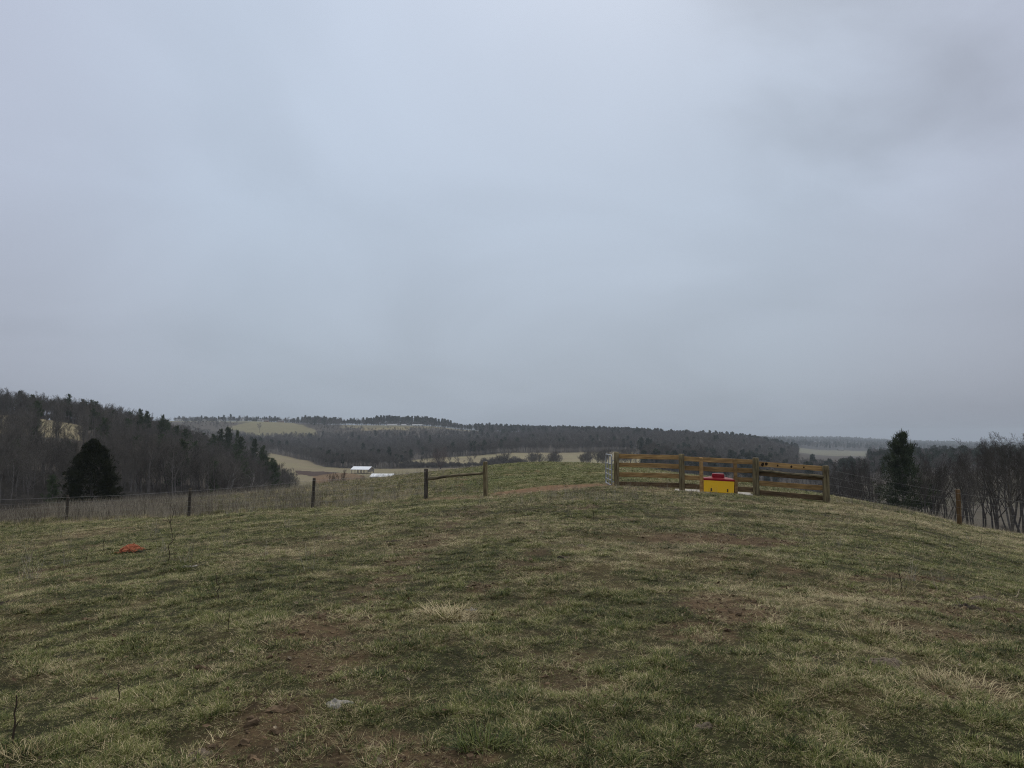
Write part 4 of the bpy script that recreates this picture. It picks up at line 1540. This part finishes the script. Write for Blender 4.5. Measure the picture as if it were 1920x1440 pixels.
def build_board_fence():
    # photo columns, depths, post tops
    P = [(1156, 30.3, 848.5, .105, 'round'), (1278, 29.75, 852, .115, 'round'), (1314.5, 29.55, 859, .075, 'square'), (1379, 29.15, 861.5, .072, 'square'), (1417.5, 28.9, 859, .125, 'round'), (1548, 28.4, 874, .13, 'round')]
    o0 = ground(1156, 30.3)
    root = thing('board_fence', 'four board wooden fence with orange brown planks and thick round posts', 'fence', o0)
    base = []
    for i, (u, d, vt, r, k) in enumerate(P):
        base.append(add_post(root, u, d, vt, r, M['board'] if k == 'square' else M['post'], k, 700 + i, sides_tilt(i)))
    # boards run behind the posts; (post a, post b, rows of centre heights in the photo at both ends)
    rows = [(0, 1, ((855, 857.5), (871.5, 875), (889.5, 893), (907, 910))), (1, 4, ((859.5, 866.5), (877, 883), (894.5, 900.5), (911, 918.5)))]
    k = 0
    for a, b, lines in rows:
        for row, (va, vb) in enumerate(lines):
            (ua, da), (ub, db) = P[a][:2], P[b][:2]
            off = .125
            mt = M['board_muddy'] if row == 3 else M['board']
            A = Vector((sx(ua, va) * da, da + off, top_z(da + off, va)))
            Bq = Vector((sx(ub, vb) * db, db + off, top_z(db + off, vb)))
            A.x += .012
            if a == 1 and row >= 2:
                # the waterer fills the middle: a short board on each of its sides
                plank(root, 'board', A, A.lerp(Bq, .275), .185, .04, mt, 720 + k)
                plank(root, 'board', A.lerp(Bq, .712), Bq, .185, .04, mt, 740 + k)
            else:
                plank(root, 'board', A, Bq, .185, .04, mt, 720 + k)
            k += 1
    # last bay: boards and a round rail
    (ua, da), (ub, db) = P[4][:2], P[5][:2]
    off = .145
    for row, (va, vb) in ((0, (869.5, 879)), (2, (905, 915)), (3, (923, 934)), (1, (886.5, 897))):
        A = Vector((sx(ua, va) * da + .012, da + off, top_z(da + off, va)))
        Bq = Vector((sx(ub, vb) * db, db + off, top_z(db + off, vb)))
        pl = plank(root, 'board', A, Bq, .195 if row != 1 else .17, .04, M['board_muddy'] if row in (1, 3) else M['board'], 760 + row)
        if row == 0:
            # knots are flush discs standing a hair proud of the face
            for (f, s) in ((.11, .062), (.165, .055), (.33, .032), (.53, .04), (.71, .03)):
                mb = MB()
                ang = np.arange(10) * .628
                rad = s * (1 + np.random.default_rng(int(f * 100)).normal(0, .15, 10))
                yk = -.0235
                V = [(0, yk, 0)] + [(rad[q] * math.cos(ang[q]), yk, rad[q] * math.sin(ang[q]) * 1.15) for q in range(10)]
                mb.add(V, None, [[0, 1 + q, 1 + (q + 1) % 10] for q in range(10)])
                L = (Bq - A).length
                kn = mb.build('knot', M['knot'], pl)
                kn.location = (-L / 2 + L * f, 0, rr(-.015, .02))
    A = Vector((sx(ua, 882.5) * da + .10, da - .01, top_z(da, 882.5)))
    Bq = Vector((sx(ub, 894) * db - .08, db - .02, top_z(db, 894)))
    mb = MB()
    pts = [A.lerp(Bq, f) + Vector((0, 0, .012 * math.sin(9 * f))) - root.location for f in np.linspace(0, 1, 12)]
    mb.tube([tuple(p) for p in pts], .055 * (1 + np.random.default_rng(3).normal(0, .05, 12)), 9, cap=True)
    mb.build('brace_rail', M['rail'], root, smooth=True)
    return root, P, base


def sides_tilt(i):
    return ((0, .0), (.01, -.005), (0, .006), (0, -.004), (.01, .004), (-.01, .012))[i]


fence_root, FP_, fence_base = build_board_fence()


def build_left_fences():
    root = thing('fence_brace', 'wooden H shaped fence brace of two posts joined by one log rail', 'fence brace', ground(797, 30))
    a, ha = add_post(root, 798.3, 30, 880, .085, M['post_dark'], 'round', 801, (0, .01))
    b, hb = add_post(root, 910.5, 29.8, 866.5, .095, M['post'], 'square', 802, (0, 0))
    A = Vector((sx(802, 898) * 30, 30, top_z(30, 898)))
    Bq = Vector((sx(906, 887) * 29.8, 29.8, top_z(29.8, 887)))
    rg = np.random.default_rng(9)
    pts = [A.lerp(Bq, f) + Vector((0, 0, .02 * math.sin(3.1 * f) + rg.normal(0, .006))) - root.location for f in np.linspace(0, 1, 12)]
    mb = MB()
    mb.tube([tuple(p) for p in pts], .058 * (1 + rg.normal(0, .08, 12)), 8, cap=True)
    mb.build('rail', M['rail'], root, smooth=True)
    w = thing('wire_fence', 'weathered thin posts with slack wires along the weedy edge of the pasture', 'fence', ground(585, 30))
    ps = []
    for i, (u, d, vt, til) in enumerate(((-130, 35.5, 935, 0), (126.5, 33, 929, .0), (355, 31, 916.5, .02), (586.5, 30, 897, .035))):
        x = sx(u, 940) * d
        ps.append(add_post(w, u, d, vt, .062, M['post_dark'], 'round', 820 + i, (0, til)))
    ps.append((a, ha))
    for k, f in enumerate((.93, .74, .56, .38, .20)):
        wire(w, [p + Vector((0, -.07, h * f)) for p, h in ps], .0038 if k == 0 else .0022)
    return w


build_left_fences()


def build_right_fence():
    w = thing('wire_fence', 'single rusty brown post with slack wires before the grove of bare trees', 'fence', ground(1797, 28))
    ps = [(fence_base[5][0] + Vector((.1, 0, 0)), fence_base[5][1])]
    ps.append(add_post(w, 1797, 28, 919, .085, M['post_brown'], 'round', 840, (0, -.01)))
    ps.append(add_post(w, 2070, 28, 950, .08, M['post'], 'round', 841, (0, 0)))
    for f in (.90, .70, .50, .28):
        wire(w, [p + Vector((0, -.085, h * f)) for p, h in ps], .0024 if f > .8 else .0018)


build_right_fence()


def build_gate():
    d0, d1 = 30.45, 32.9
    A = Vector((sx(1147.2, 911) * d0, d0, 0))
    zb0, zt0 = top_z(d0, 911.0), top_z(d0, 853.5)
    Bq = Vector((sx(1136.2, 905) * d1, d1, 0))
    zb1, zt1 = top_z(d1, 904.5), top_z(d1, 851.5)
    root = thing('farm_gate', 'open galvanised tube gate swung back edge on beside the first board fence post', 'gate', Vector((A.x, A.y, zat(A.x, A.y))))
    o = root.location

    def pt(f, g):
        p = A.lerp(Bq, f)
        z0, z1 = zb0 + (zb1 - zb0) * f, zt0 + (zt1 - zt0) * f
        return Vector((p.x, p.y, z0 + (z1 - z0) * g)) - o
    fr = MB()
    # rounded rectangle frame
    loop = []
    cr = .10
    H, L = zt0 - zb0, (Bq - A).length
    for cx, cy, a0 in ((1 - cr / L, 1 - cr / H, 0), (cr / L, 1 - cr / H, 90), (cr / L, cr / H, 180), (1 - cr / L, cr / H, 270)):
        for s in range(5):
            an = R(a0 + s * 22.5)
            loop.append(tuple(pt(cx + math.cos(an) * cr / L, cy + math.sin(an) * cr / H)))
    loop.append(loop[0])
    loop.append(loop[1])
    fr.tube(loop, .026, 8)
    fr.build('frame', M['steel'], root, smooth=True)
    for g in (.17, .34, .51, .70):
        mb = MB()
        mb.tube([tuple(pt(.012, g)), tuple(pt(.5, g)), tuple(pt(.988, g))], .019, 7)
        mb.build('rail', M['steel'], root, smooth=True)
    mb = MB()
    mb.tube([tuple(pt(.5, .02)), tuple(pt(.5, .5)), tuple(pt(.5, .98))], .018, 7)
    mb.build('upright', M['steel'], root, smooth=True)
    pp = fence_base[0][0] - o
    for g in (.15, .83):
        mb = MB()
        q = pt(.0, g)
        mb.tube([tuple(q), tuple(q.lerp(Vector((pp.x - .09, pp.y - .02, q.z)), .5)), (pp.x - .09, pp.y - .02, q.z)], .016, 7)
        mb.build('hinge', M['steel'], root, smooth=True)


build_gate()


# ------------------------------------------------------------------ livestock waterer
def build_waterer():
    import bmesh
    d = 29.2
    yaw = R(-13.5)
    W, D = 1.165, .78
    fx_ = sx(1347.5, 910) * d
    zt, zb = top_z(d, 901.0), top_z(d, 924.3)
    cx, cy = fx_ + .233 * D / 2, d + .972 * D / 2
    pad_top = zb + .004
    # pad
    pc = Vector((cx - .2, cy + .05, pad_top))
    pad = MB()
    pad.box(3.0, 1.7, .26, (0, 0, -.13), .02)
    po = pad.build('concrete_pad', M['concrete'], None, loc=pc, rot=(0, R(2.4), yaw))
    tag(po, 'pale concrete pad half buried in grass under the yellow waterer', 'pad')
    root = thing('livestock_waterer', 'bright yellow cattle waterer with red lid standing on concrete beside fence', 'waterer', Vector((cx, cy, pad_top + .002)), yaw)
    root.rotation_euler = (0, R(2.4), yaw)
    Hh = zt - zb

    def frustum(w0, d0, w1, d1, z0, z1, bev, seg=3):
        bm = bmesh.new()
        bmesh.ops.create_cube(bm, size=1)
        for v in bm.verts:
            t = v.co.z + .5
            v.co = Vector((v.co.x * (w0 + (w1 - w0) * t), v.co.y * (d0 + (d1 - d0) * t), z0 + (z1 - z0) * t))
        bmesh.ops.bevel(bm, geom=bm.edges[:], offset=bev, segments=seg, affect='EDGES', profile=.5)
        return bm
    mb = MB()
    mb.bm(frustum(W * .985, D * .985, W, D, 0, Hh, .035))
    body = mb.build('tank_body', M['yellow'], root, smooth=True)
    lid = MB()
    lid.bm(frustum(W * 1.02, D * 1.02, W * 1.02, D * 1.02, Hh - .025, Hh + .055, .025))
    lo = lid.build('lid', M['red'], root, smooth=True)
    dome = MB()
    dome.bm(frustum(W * .98, D * .98, W * .50, D * .62, Hh + .056, Hh + .105, .012))
    dome.build('sloped_top', M['red'], lo, smooth=False)
    cap = MB()
    cap.bm(frustum(W * .42, D * .52, W * .39, D * .50, Hh + .10, Hh + .245, .025))
    co = cap.build('float_cover', M['red'], root, smooth=True)
    co.location.x = -.03
    for fx in (-.245, .285):
        lb = MB()
        lb.bm(frustum(.055, .03, .05, .025, .03, .15, .006, 1))
        l = lb.build('latch', M['latch'], root)
        l.location = (fx * W, -D * .5 - .004, .02)
    for o in (body, lo, co):
        for p in o.data.polygons:
            p.use_smooth = True
        md = o.modifiers.new('wn', 'WEIGHTED_NORMAL')
        md.keep_sharp = False


build_waterer()


# ------------------------------------------------------------------ barns, houses, tunnels
def gable(name, label, cat, loc, rz, L, Wd, eave, rise, wall, roof, over=.5, open_front=False, windows=(), group=None, posts=0):
    root = thing(name, label, cat, loc, rz, group)
    h = Wd / 2
    if not open_front:
        wb = MB()
        x, y = L / 2, h
        V = [(-x, -y, -1), (x, -y, -1), (x, y, -1), (-x, y, -1), (-x, -y, eave), (x, -y, eave), (x, y, eave), (-x, y, eave), (-x, 0, eave + rise), (x, 0, eave + rise)]
        wb.add(V, [[0, 1, 5, 4], [2, 3, 7, 6], [1, 2, 6, 5], [3, 0, 4, 7]], [[5, 6, 9], [7, 4, 8]])
        wb.build('wall', wall, root)
    else:
        x, y = L / 2, h
        wb = MB()
        V = [(-x, y, -1), (x, y, -1), (x, y, eave), (-x, y, eave), (x, -y, eave * .45), (x, y, eave * .45), (x, -y, eave), (x, 0, eave + rise), (x, y, eave), (-x, -y, eave), (-x, 0, eave + rise)]
        wb.add(V, [[4, 5, 8, 6]], [[6, 8, 7], [3, 9, 10]])
        wb.build('wall', wall, root)
        for k in range(posts):
            pb = MB()
            px = -x + .3 + (L - .6) * k / (posts - 1)
            pb.box(.32, .32, eave + 1.2, (px, -y + .2, (eave - 1.2) / 2))
            pb.build('post', M['barn_wood'], root)
            pb = MB()
            pb.box(.32, .32, eave + 1.2, (px, y - .2, (eave - 1.2) / 2))
            pb.build('post', M['barn_wood'], root)
    rb = MB()
    o = over
    th = .14
    sl = rise / h
    zl = eave - o * sl
    x = L / 2 + o
    V = []
    for dz in (0.02, .02 + th):
        V += [(-x, -h - o, zl + dz), (x, -h - o, zl + dz), (x, 0, eave + rise + dz), (-x, 0, eave + rise + dz), (x, h + o, zl + dz), (-x, h + o, zl + dz)]
    rb.add(V, [[0, 3, 2, 1], [3, 5, 4, 2], [6, 7, 8, 9], [9, 8, 10, 11], [0, 1, 7, 6], [4, 5, 11, 10], [1, 2, 8, 7], [2, 4, 10, 8], [3, 0, 6, 9], [5, 3, 9, 11]])
    rb.build('roof', roof, root)
    for (wx, wz, ww, wh) in windows:
        w = MB()
        w.box(ww, .06, wh, (wx, -h - .031, wz))
        w.build('window', M['glass'], root)
    return root


p = ground(681, 505)
gable('pole_barn', 'long open sided cattle barn with a bright white metal roof in the valley', 'barn', p, R(-14), 12.6, 9, 2.9, 1.7, M['barn_wood'], M['roof_white'], .5, True, posts=6)
p = ground(719, 425)
gable('farm_shed', 'long low shed with streaked pale metal roof half hidden by the grassy slope', 'shed', p + Vector((0, 0, -.2)), R(-6), 12.2, 8, 2.6, 1.5, M['house_wall'], M['roof_grey'], .5)
rp = ground(645, 615)
mb = MB()
mb.tube([(0, 0, -.5), (0, 0, 1.5), (0, 0, 3.2)], [.45, .45, .45], 8, cap=True)
o = mb.build('marker_post', M['house_wall'], None, loc=rp)
tag(o, 'thick white post at the foot of the wood across the tan field', 'post')

for (u, d, L, Wd, lab, wallm, wins) in (
        (488, 1745, 12, 8, 'white house with a long front on the crest of the hilltop field', 'house_wall', ((-3, 1.8, 1.4, 1.2), (3, 1.8, 1.4, 1.2))),
        (498, 1755, 12, 8, 'brown roofed brick house just beside the white hilltop house', 'house_brick', ((-3, 1.8, 1.4, 1.2), (2, 1.8, 1.4, 1.2))),
        (453, 1750, 7, 7, 'small tall white house before the dark pines on the hilltop', 'house_wall', ((0, 1.8, 1.4, 1.2),)),
        (411, 1760, 11, 7, 'low pale house under the darkest clump of hilltop pines', 'house_wall', ((-2, 1.6, 1.4, 1.1),)),
        (335, 1730, 14, 8, 'low grey house at the wooded end of the hilltop row', 'house_wall', ((-3, 1.6, 1.4, 1.1), (3, 1.6, 1.4, 1.1))),
        (383, 1745, 8, 6, 'small cream house between two hilltop pine clumps', 'house_wall', ((0, 1.6, 1.4, 1.1),)),
        (526, 1735, 13, 8, 'long low brick house beyond the top corner of the hilltop field', 'house_brick', ((-3, 1.6, 1.4, 1.1), (3, 1.6, 1.4, 1.1)))):
    gable('house', lab, 'house', ground(u, d), rr(-.25, .25), L, Wd, 3.0 if u != 453 else 5.0, 2.0, M[wallm], M['house_roof'], .4, windows=wins)
for (u, d, L, lab) in ((735, 1585, 20, 'first white greenhouse tunnel on the ridge below the row of pines'), (757, 1580, 10, 'short middle white greenhouse tunnel on the ridge below the pines'), (783, 1572, 24, 'longest white greenhouse tunnel at the end of the ridge row')):
    root = thing('greenhouse', lab, 'greenhouse', ground(u, d), rr(-.05, .03))
    mb = MB()
    a = np.linspace(0, math.pi, 9)
    V = []
    for xx in (-L / 2, L / 2):
        V += [(xx, -4.2 * math.cos(q), -.3 + 3.4 * math.sin(q)) for q in a]
    mb.add(V, [[i, i + 1, i + 10, i + 9] for i in range(8)])
    mb.build('cover', M['plastic_sheet'], root, smooth=True)
    for s, xx in ((0, -L / 2), (1, L / 2)):
        e = MB()
        e.add([(xx, 0, -.3)] + [(xx, -4.2 * math.cos(q), -.3 + 3.4 * math.sin(q)) for q in a], None, [[0, i + 1, i + 2] for i in range(8)])
        e.build('end_wall', M['plastic_sheet'], root)
p = ground(1575, 2330)
gable('barn', 'tiny pale barn at the top of the far valley field', 'barn', p, .1, 16, 9, 3.5, 2.5, M['barn_wood'], M['house_roof'], .6)


# ------------------------------------------------------------------ small things on the pasture
def build_twine():
    p = hit(244, 1036)
    rg = np.random.default_rng(77)
    mb = MB()
    L, Wd, H = .38, .22, .14
    for k in range(110):
        t0 = rg.uniform(-1, .5)
        ln = rg.uniform(.5, 1.3)
        y0 = rg.uniform(-1, 1)
        bulge = rg.uniform(.55, 1.0)
        pts = []
        for s in np.linspace(0, 1, 8):
            t = np.clip(t0 + ln * s, -1.05, 1.05)
            y = y0 * (1 - .35 * t * t) + .18 * math.sin(5 * t + k)
            e = max(0, 1 - t * t * .9) * max(.05, 1 - .85 * y * y)
            z = H * bulge * e ** .6 + .012 * rg.normal() + .012
            pts.append((t * L * .55, y * Wd * .5 + t * .05, max(z, .004)))
        mb.tube(pts, .0075, 5)
    for k in range(7):
        a = rg.uniform(-.6, .6) + (math.pi if k % 2 else 0)
        q = np.array([math.cos(a) * L * .5, math.sin(a) * Wd * .5, .02])
        pts = [q + np.array([math.cos(a) * s * .10, math.sin(a) * s * .06 + .02 * math.sin(6 * s + k), .03 * math.sin(3 * s)]) for s in np.linspace(0, 1, 6)]
        mb.tube(pts, .004, 4)
    o = mb.build('twine_heap', M['twine'], None, loc=p, rot=(0, R(-4), R(38)))
    tag(o, 'bright orange heap of tangled strands lying in the grass below the cedar', 'twine heap')


build_twine()


def cow_pat(u, v, wpx, material, label, h=.022, seed=0):
    p = hit(u, v)
    r = wpx * p.y / F / 2
    rg = np.random.default_rng(900 + seed)
    mb = MB()
    nr, na = 9, 30
    ph = rg.uniform(0, 6.28, 4)
    V = [(0, 0, 0)]
    for i in range(1, nr + 1):
        for k in range(na):
            a = k * 2 * math.pi / na
            f = i / nr
            rad = r * f * (1 + .16 * math.sin(2 * a + ph[0]) + .12 * math.sin(3 * a + ph[1]) + .08 * math.sin(7 * a + ph[2]) + rg.normal(0, .05))
            V.append((rad * math.cos(a), rad * .8 * math.sin(a), 0))
    V = np.array(V)
    f = np.concatenate([[0], np.repeat(np.arange(1, nr + 1) / nr, na)])
    hh = h * (r / .12) ** .5
    V[:, 2] = hh * (1 - f ** 4) * (.75 + .5 * np.cos(f * 10)) * .55 + hh * .45 * (1 - f ** 3) + hh * 2.6 * (fbm(V[:, 0] / .028, V[:, 1] / .028, seed, 3) - .5) * (1 - f ** 6) - .012 * f
    V[:, 2] += height(V[:, 0] + p.x, V[:, 1] + p.y) - p.z - (.010 if u < 900 else 0) + .006
    T = [[0, 1 + k, 1 + (k + 1) % na] for k in range(na)]
    Q = []
    for i in range(nr - 1):
        for k in range(na):
            a, b = 1 + i * na + k, 1 + i * na + (k + 1) % na
            Q.append([a, a + na, b + na, b])
    mb.add(V, Q, T)
    o = mb.build('cow_pat', material, None, smooth=True, loc=p)
    tag(o, label, 'cow pat', 'cow pats on the pasture')


G_, Br, Dk = M['dung_grey'], M['dung_brown'], M['dung_dark']
for i, (u, v, w, m_, lab) in enumerate((
        (636, 1321, 58, G_, 'whitest dried cow pat lying above a bare brown scuff of earth'),
        (374, 1417, 62, Br, 'crusty tan cow pat at the bottom edge of the pasture beside the worn track'),
        (1660, 1245, 72, Br, 'broad flat grey brown cow pat before the dry straw clump'),
        (1321, 1364, 34, Br, 'small smooth tan cow pat alone in dark green grass'),
        (1846, 1124, 50, Br, 'grey cow pat beside the scattered sticks on the drier slope'),
        (884, 1144, 34, G_, 'grey cow pat touching the heap of straw in mid pasture'),
        (352, 1063, 34, G_, 'small pale cow pat behind the short dark stalk, below the orange heap'),
        (1091, 1024, 24, Br, 'brown lumpy cow pat on the lawn below the gateway'),
        (1056, 1046, 24, Dk, 'black fresh cow pat just in front of the brown lumpy one'),
        (1547, 968, 26, Dk, 'dark cow pat on the yellowish slope under the last fence post'),
        (1606, 997, 20, Dk, 'small dark cow pat further down the yellowish slope'),
        (736, 1016, 36, Dk, 'flat dark cow pat near the start of the worn track by the brace'),
        (14, 1131, 48, Dk, 'dark clod of dung at the very edge of the picture'),
        (1812, 1140, 52, Dk, 'blackish cow pat with pale sticks across it'),
        (1375, 1004, 18, Dk, 'tiny dark cow pat on the lawn in front of the waterer'),
        (625, 1208, 30, Dk, 'dark round cow pat on the edge of the worn track'))):
    cow_pat(u, v, w, m_, lab, seed=i)


def stalk(name, label, cat, uv0, top, r, material, seed, twigs=2, group=None):
    """A stalk rooted at a photo pixel and reaching up to another one."""
    p = hit(*uv0)
    q = Vector((sx(*top) * p.y, p.y + .02, CZ + p.y * slope(top[1])))
    rg = np.random.default_rng(seed)
    L = (q - p).length
    mb = MB()
    pts = [Vector((0, 0, -.02)).lerp(q - p, f) + Vector(rg.normal(0, .03 * L, 3)) * (1 if 0 < f < 1 else 0) for f in np.linspace(0, 1, 7)]
    mb.tube([tuple(a) for a in pts], np.linspace(r, r * .45, 7), 5)
    for k in range(twigs):
        i = int(rg.integers(2, 7))
        a = pts[i]
        d = Vector((rg.normal(0, 1), rg.normal(0, 1), abs(rg.normal(0, .8)) + .4)).normalized() * L * rg.uniform(.12, .28)
        mb.tube([tuple(a), tuple(a + d * .5 + Vector((0, 0, .02 * L))), tuple(a + d)], [r * .55, r * .45, r * .3], 4)
    o = mb.build(name, material, None, loc=p)
    tag(o, label, cat, group)


SD, SPL = M['stalk_dark'], M['stalk_pale']
g1 = 'single stalks in the pasture'
stalk('dead_weed', 'thick dark woody stalk rising at the very edge of the near pasture', 'weed', (25, 1396), (26, 1306), .0065, SD, 1, 1, g1)
stalk('dead_weed', 'low branching dark weed in the near grass beside the thick stalk', 'weed', (226, 1318), (218, 1280), .004, SD, 2, 5, g1)
stalk('dead_weed', 'dark thin stalk standing straight below the small pale cow pat', 'weed', (412, 1121), (403, 1076), .006, SD, 3, 1, g1)
stalk('dead_weed', 'faint thin weed just below the dark straight stalk', 'weed', (428, 1182), (428, 1143), .004, SD, 4, 2, g1)
stalk('dead_weed', 'tall branching weed leaning between orange heap and second wire fence post', 'weed', (314, 1056), (325, 962), .008, SD, 5, 6, g1)
stalk('dead_weed', 'short upright weed just before the orange heap', 'weed', (193, 1036), (194, 1008), .006, SD, 6, 1, g1)
stalk('dead_weed', 'pair of forked weeds in the grass beside the orange heap', 'weed', (160, 1054), (164, 1036), .006, SD, 7, 3, g1)
stalk('dead_weed', 'lone dark weed in front of the gateway mud', 'weed', (966, 975), (967, 946), .007, SD, 8, 1, g1)
stalk('dead_weed', 'tall thin weed stem on the lawn between brace and board fence', 'weed', (1113, 975), (1112, 940), .006, SD, 9, 2, g1)
stalk('dead_weed', 'low bushy weed on the drier slope among pale sticks', 'weed', (1690, 1105), (1688, 1062), .006, SD, 10, 9, g1)
stalk('dead_weed', 'wiry dark weed on the slope below the lone wire fence post', 'weed', (1838, 1028), (1842, 1006), .006, SD, 11, 7, g1)
stalk('dead_weed', 'two pronged thin weed on the yellow slope above the sticks', 'weed', (1718, 1005), (1717, 968), .005, SD, 12, 1, g1)
g2 = 'pale straw stalks'
stalk('straw_stalk', 'thickest pale stalk sticking up among sticks on the drier slope', 'stalk', (1757, 1106), (1745, 1070), .010, SPL, 21, 1, g2)
stalk('straw_stalk', 'long pale straw leaning over on the lawn below the last fence post', 'stalk', (1624, 1066), (1602, 1038), .007, SPL, 22, 0, g2)
stalk('straw_stalk', 'bleached stick lying across the blackish cow pat', 'stalk', (1848, 1143), (1800, 1133), .008, SPL, 23, 1, g2)
stalk('straw_stalk', 'pale stick lying at the edge of the picture on the drier slope', 'stalk', (1920, 1168), (1896, 1149), .009, SPL, 24, 0, g2)
stalk('straw_stalk', 'short thick pale stub on the slope beside the grey cow pat', 'stalk', (1905, 1120), (1913, 1106), .010, SPL, 25, 0, g2)
stalk('straw_stalk', 'long bent straw arching over the worn track', 'stalk', (276, 1262), (316, 1214), .004, SPL, 26, 0, g2)
stalk('straw_stalk', 'white leaning stalk in front of the muddy foot of the board fence', 'stalk', (1135, 932), (1131, 921), .010, SPL, 27, 0, g2)
stalk('straw_stalk', 'folded dry blade lying in dark green grass near the picture bottom', 'stalk', (1634, 1368), (1616, 1359), .009, SPL, 28, 0, g2)
stalk('straw_stalk', 'pale twig lying near the broad grey brown cow pat', 'stalk', (1820, 1062), (1796, 1028), .006, SPL, 29, 0, g2)


def straw_clump(u, v, rad, n, label, seed, material='straw', l=(.12, .3), up=(.3, 1.4), w=.0045):
    p = hit(u, v)
    rg = np.random.default_rng(seed)
    mb = MB()
    for _ in range(n):
        a = rg.uniform(0, 6.283)
        q = rad * math.sqrt(rg.uniform())
        xx, yy = q * math.cos(a), q * math.sin(a) * .8
        zz = zat(p.x + xx, p.y + yy) - p.z - .005
        blade(mb, (xx, yy, zz), a + rg.normal(0, .9), rg.uniform(*l), rg.uniform(*up), w, float(np.clip(rg.normal(.6, .25), 0, 1)), 4, rg.uniform(.2, 1.3))
    o = mb.build('grass_tussock', M[material], None, tint=True, loc=p)
    tag(o, label, 'tussock', 'tussocks on the pasture')


straw_clump(905, 1398, .14, 230, 'bright green tussock with bleached tips near the bottom of the pasture', 31, 'grass', (.06, .16), (.2, 1.1), .005)
straw_clump(840, 1156, .27, 520, 'mat of flattened tan straw beside the grey cow pat', 32, 'straw', (.10, .24), (.75, 1.4), .005)
straw_clump(1790, 1290, .34, 420, 'wide clump of dry tan grass below the broad grey brown cow pat', 33, 'straw', (.06, .17), (.5, 1.45), .0032)
straw_clump(1680, 1110, .30, 160, 'thin dry straw around the low bushy weed on the slope', 34, 'straw', (.08, .22), (.3, 1.2), .0032)
straw_clump(40, 1425, .13, 120, 'straw coloured tussock in the bottom corner of the pasture', 35, 'straw', (.05, .13), (.5, 1.4), .0034)
straw_clump(1640, 1190, .28, 200, 'upright dry grass patch above the broad grey brown cow pat', 36, 'straw', (.07, .18), (.3, 1.1), .0032)


# ------------------------------------------------------------------ haze
def build_haze():
    mb = MB()
    s = 9300.0
    mb.box(2 * s, 2 * s, 385, (0, 0, 75 - 385 / 2))
    m = bpy.data.materials.new('haze')
    m.use_nodes = True
    N, L = m.node_tree.nodes, m.node_tree.links
    N.remove(N['Principled BSDF'])
    v = N.new('ShaderNodeVolumePrincipled')
    v.inputs['Color'].default_value = (.82, .91, 1.0, 1)
    v.inputs['Density'].default_value = .00015
    v.inputs['Anisotropy'].default_value = 0.0
    L.new(v.outputs[0], N['Material Output'].inputs['Volume'])
    o = mb.build('haze', m)
    tag(o, kind='stuff')


build_haze()
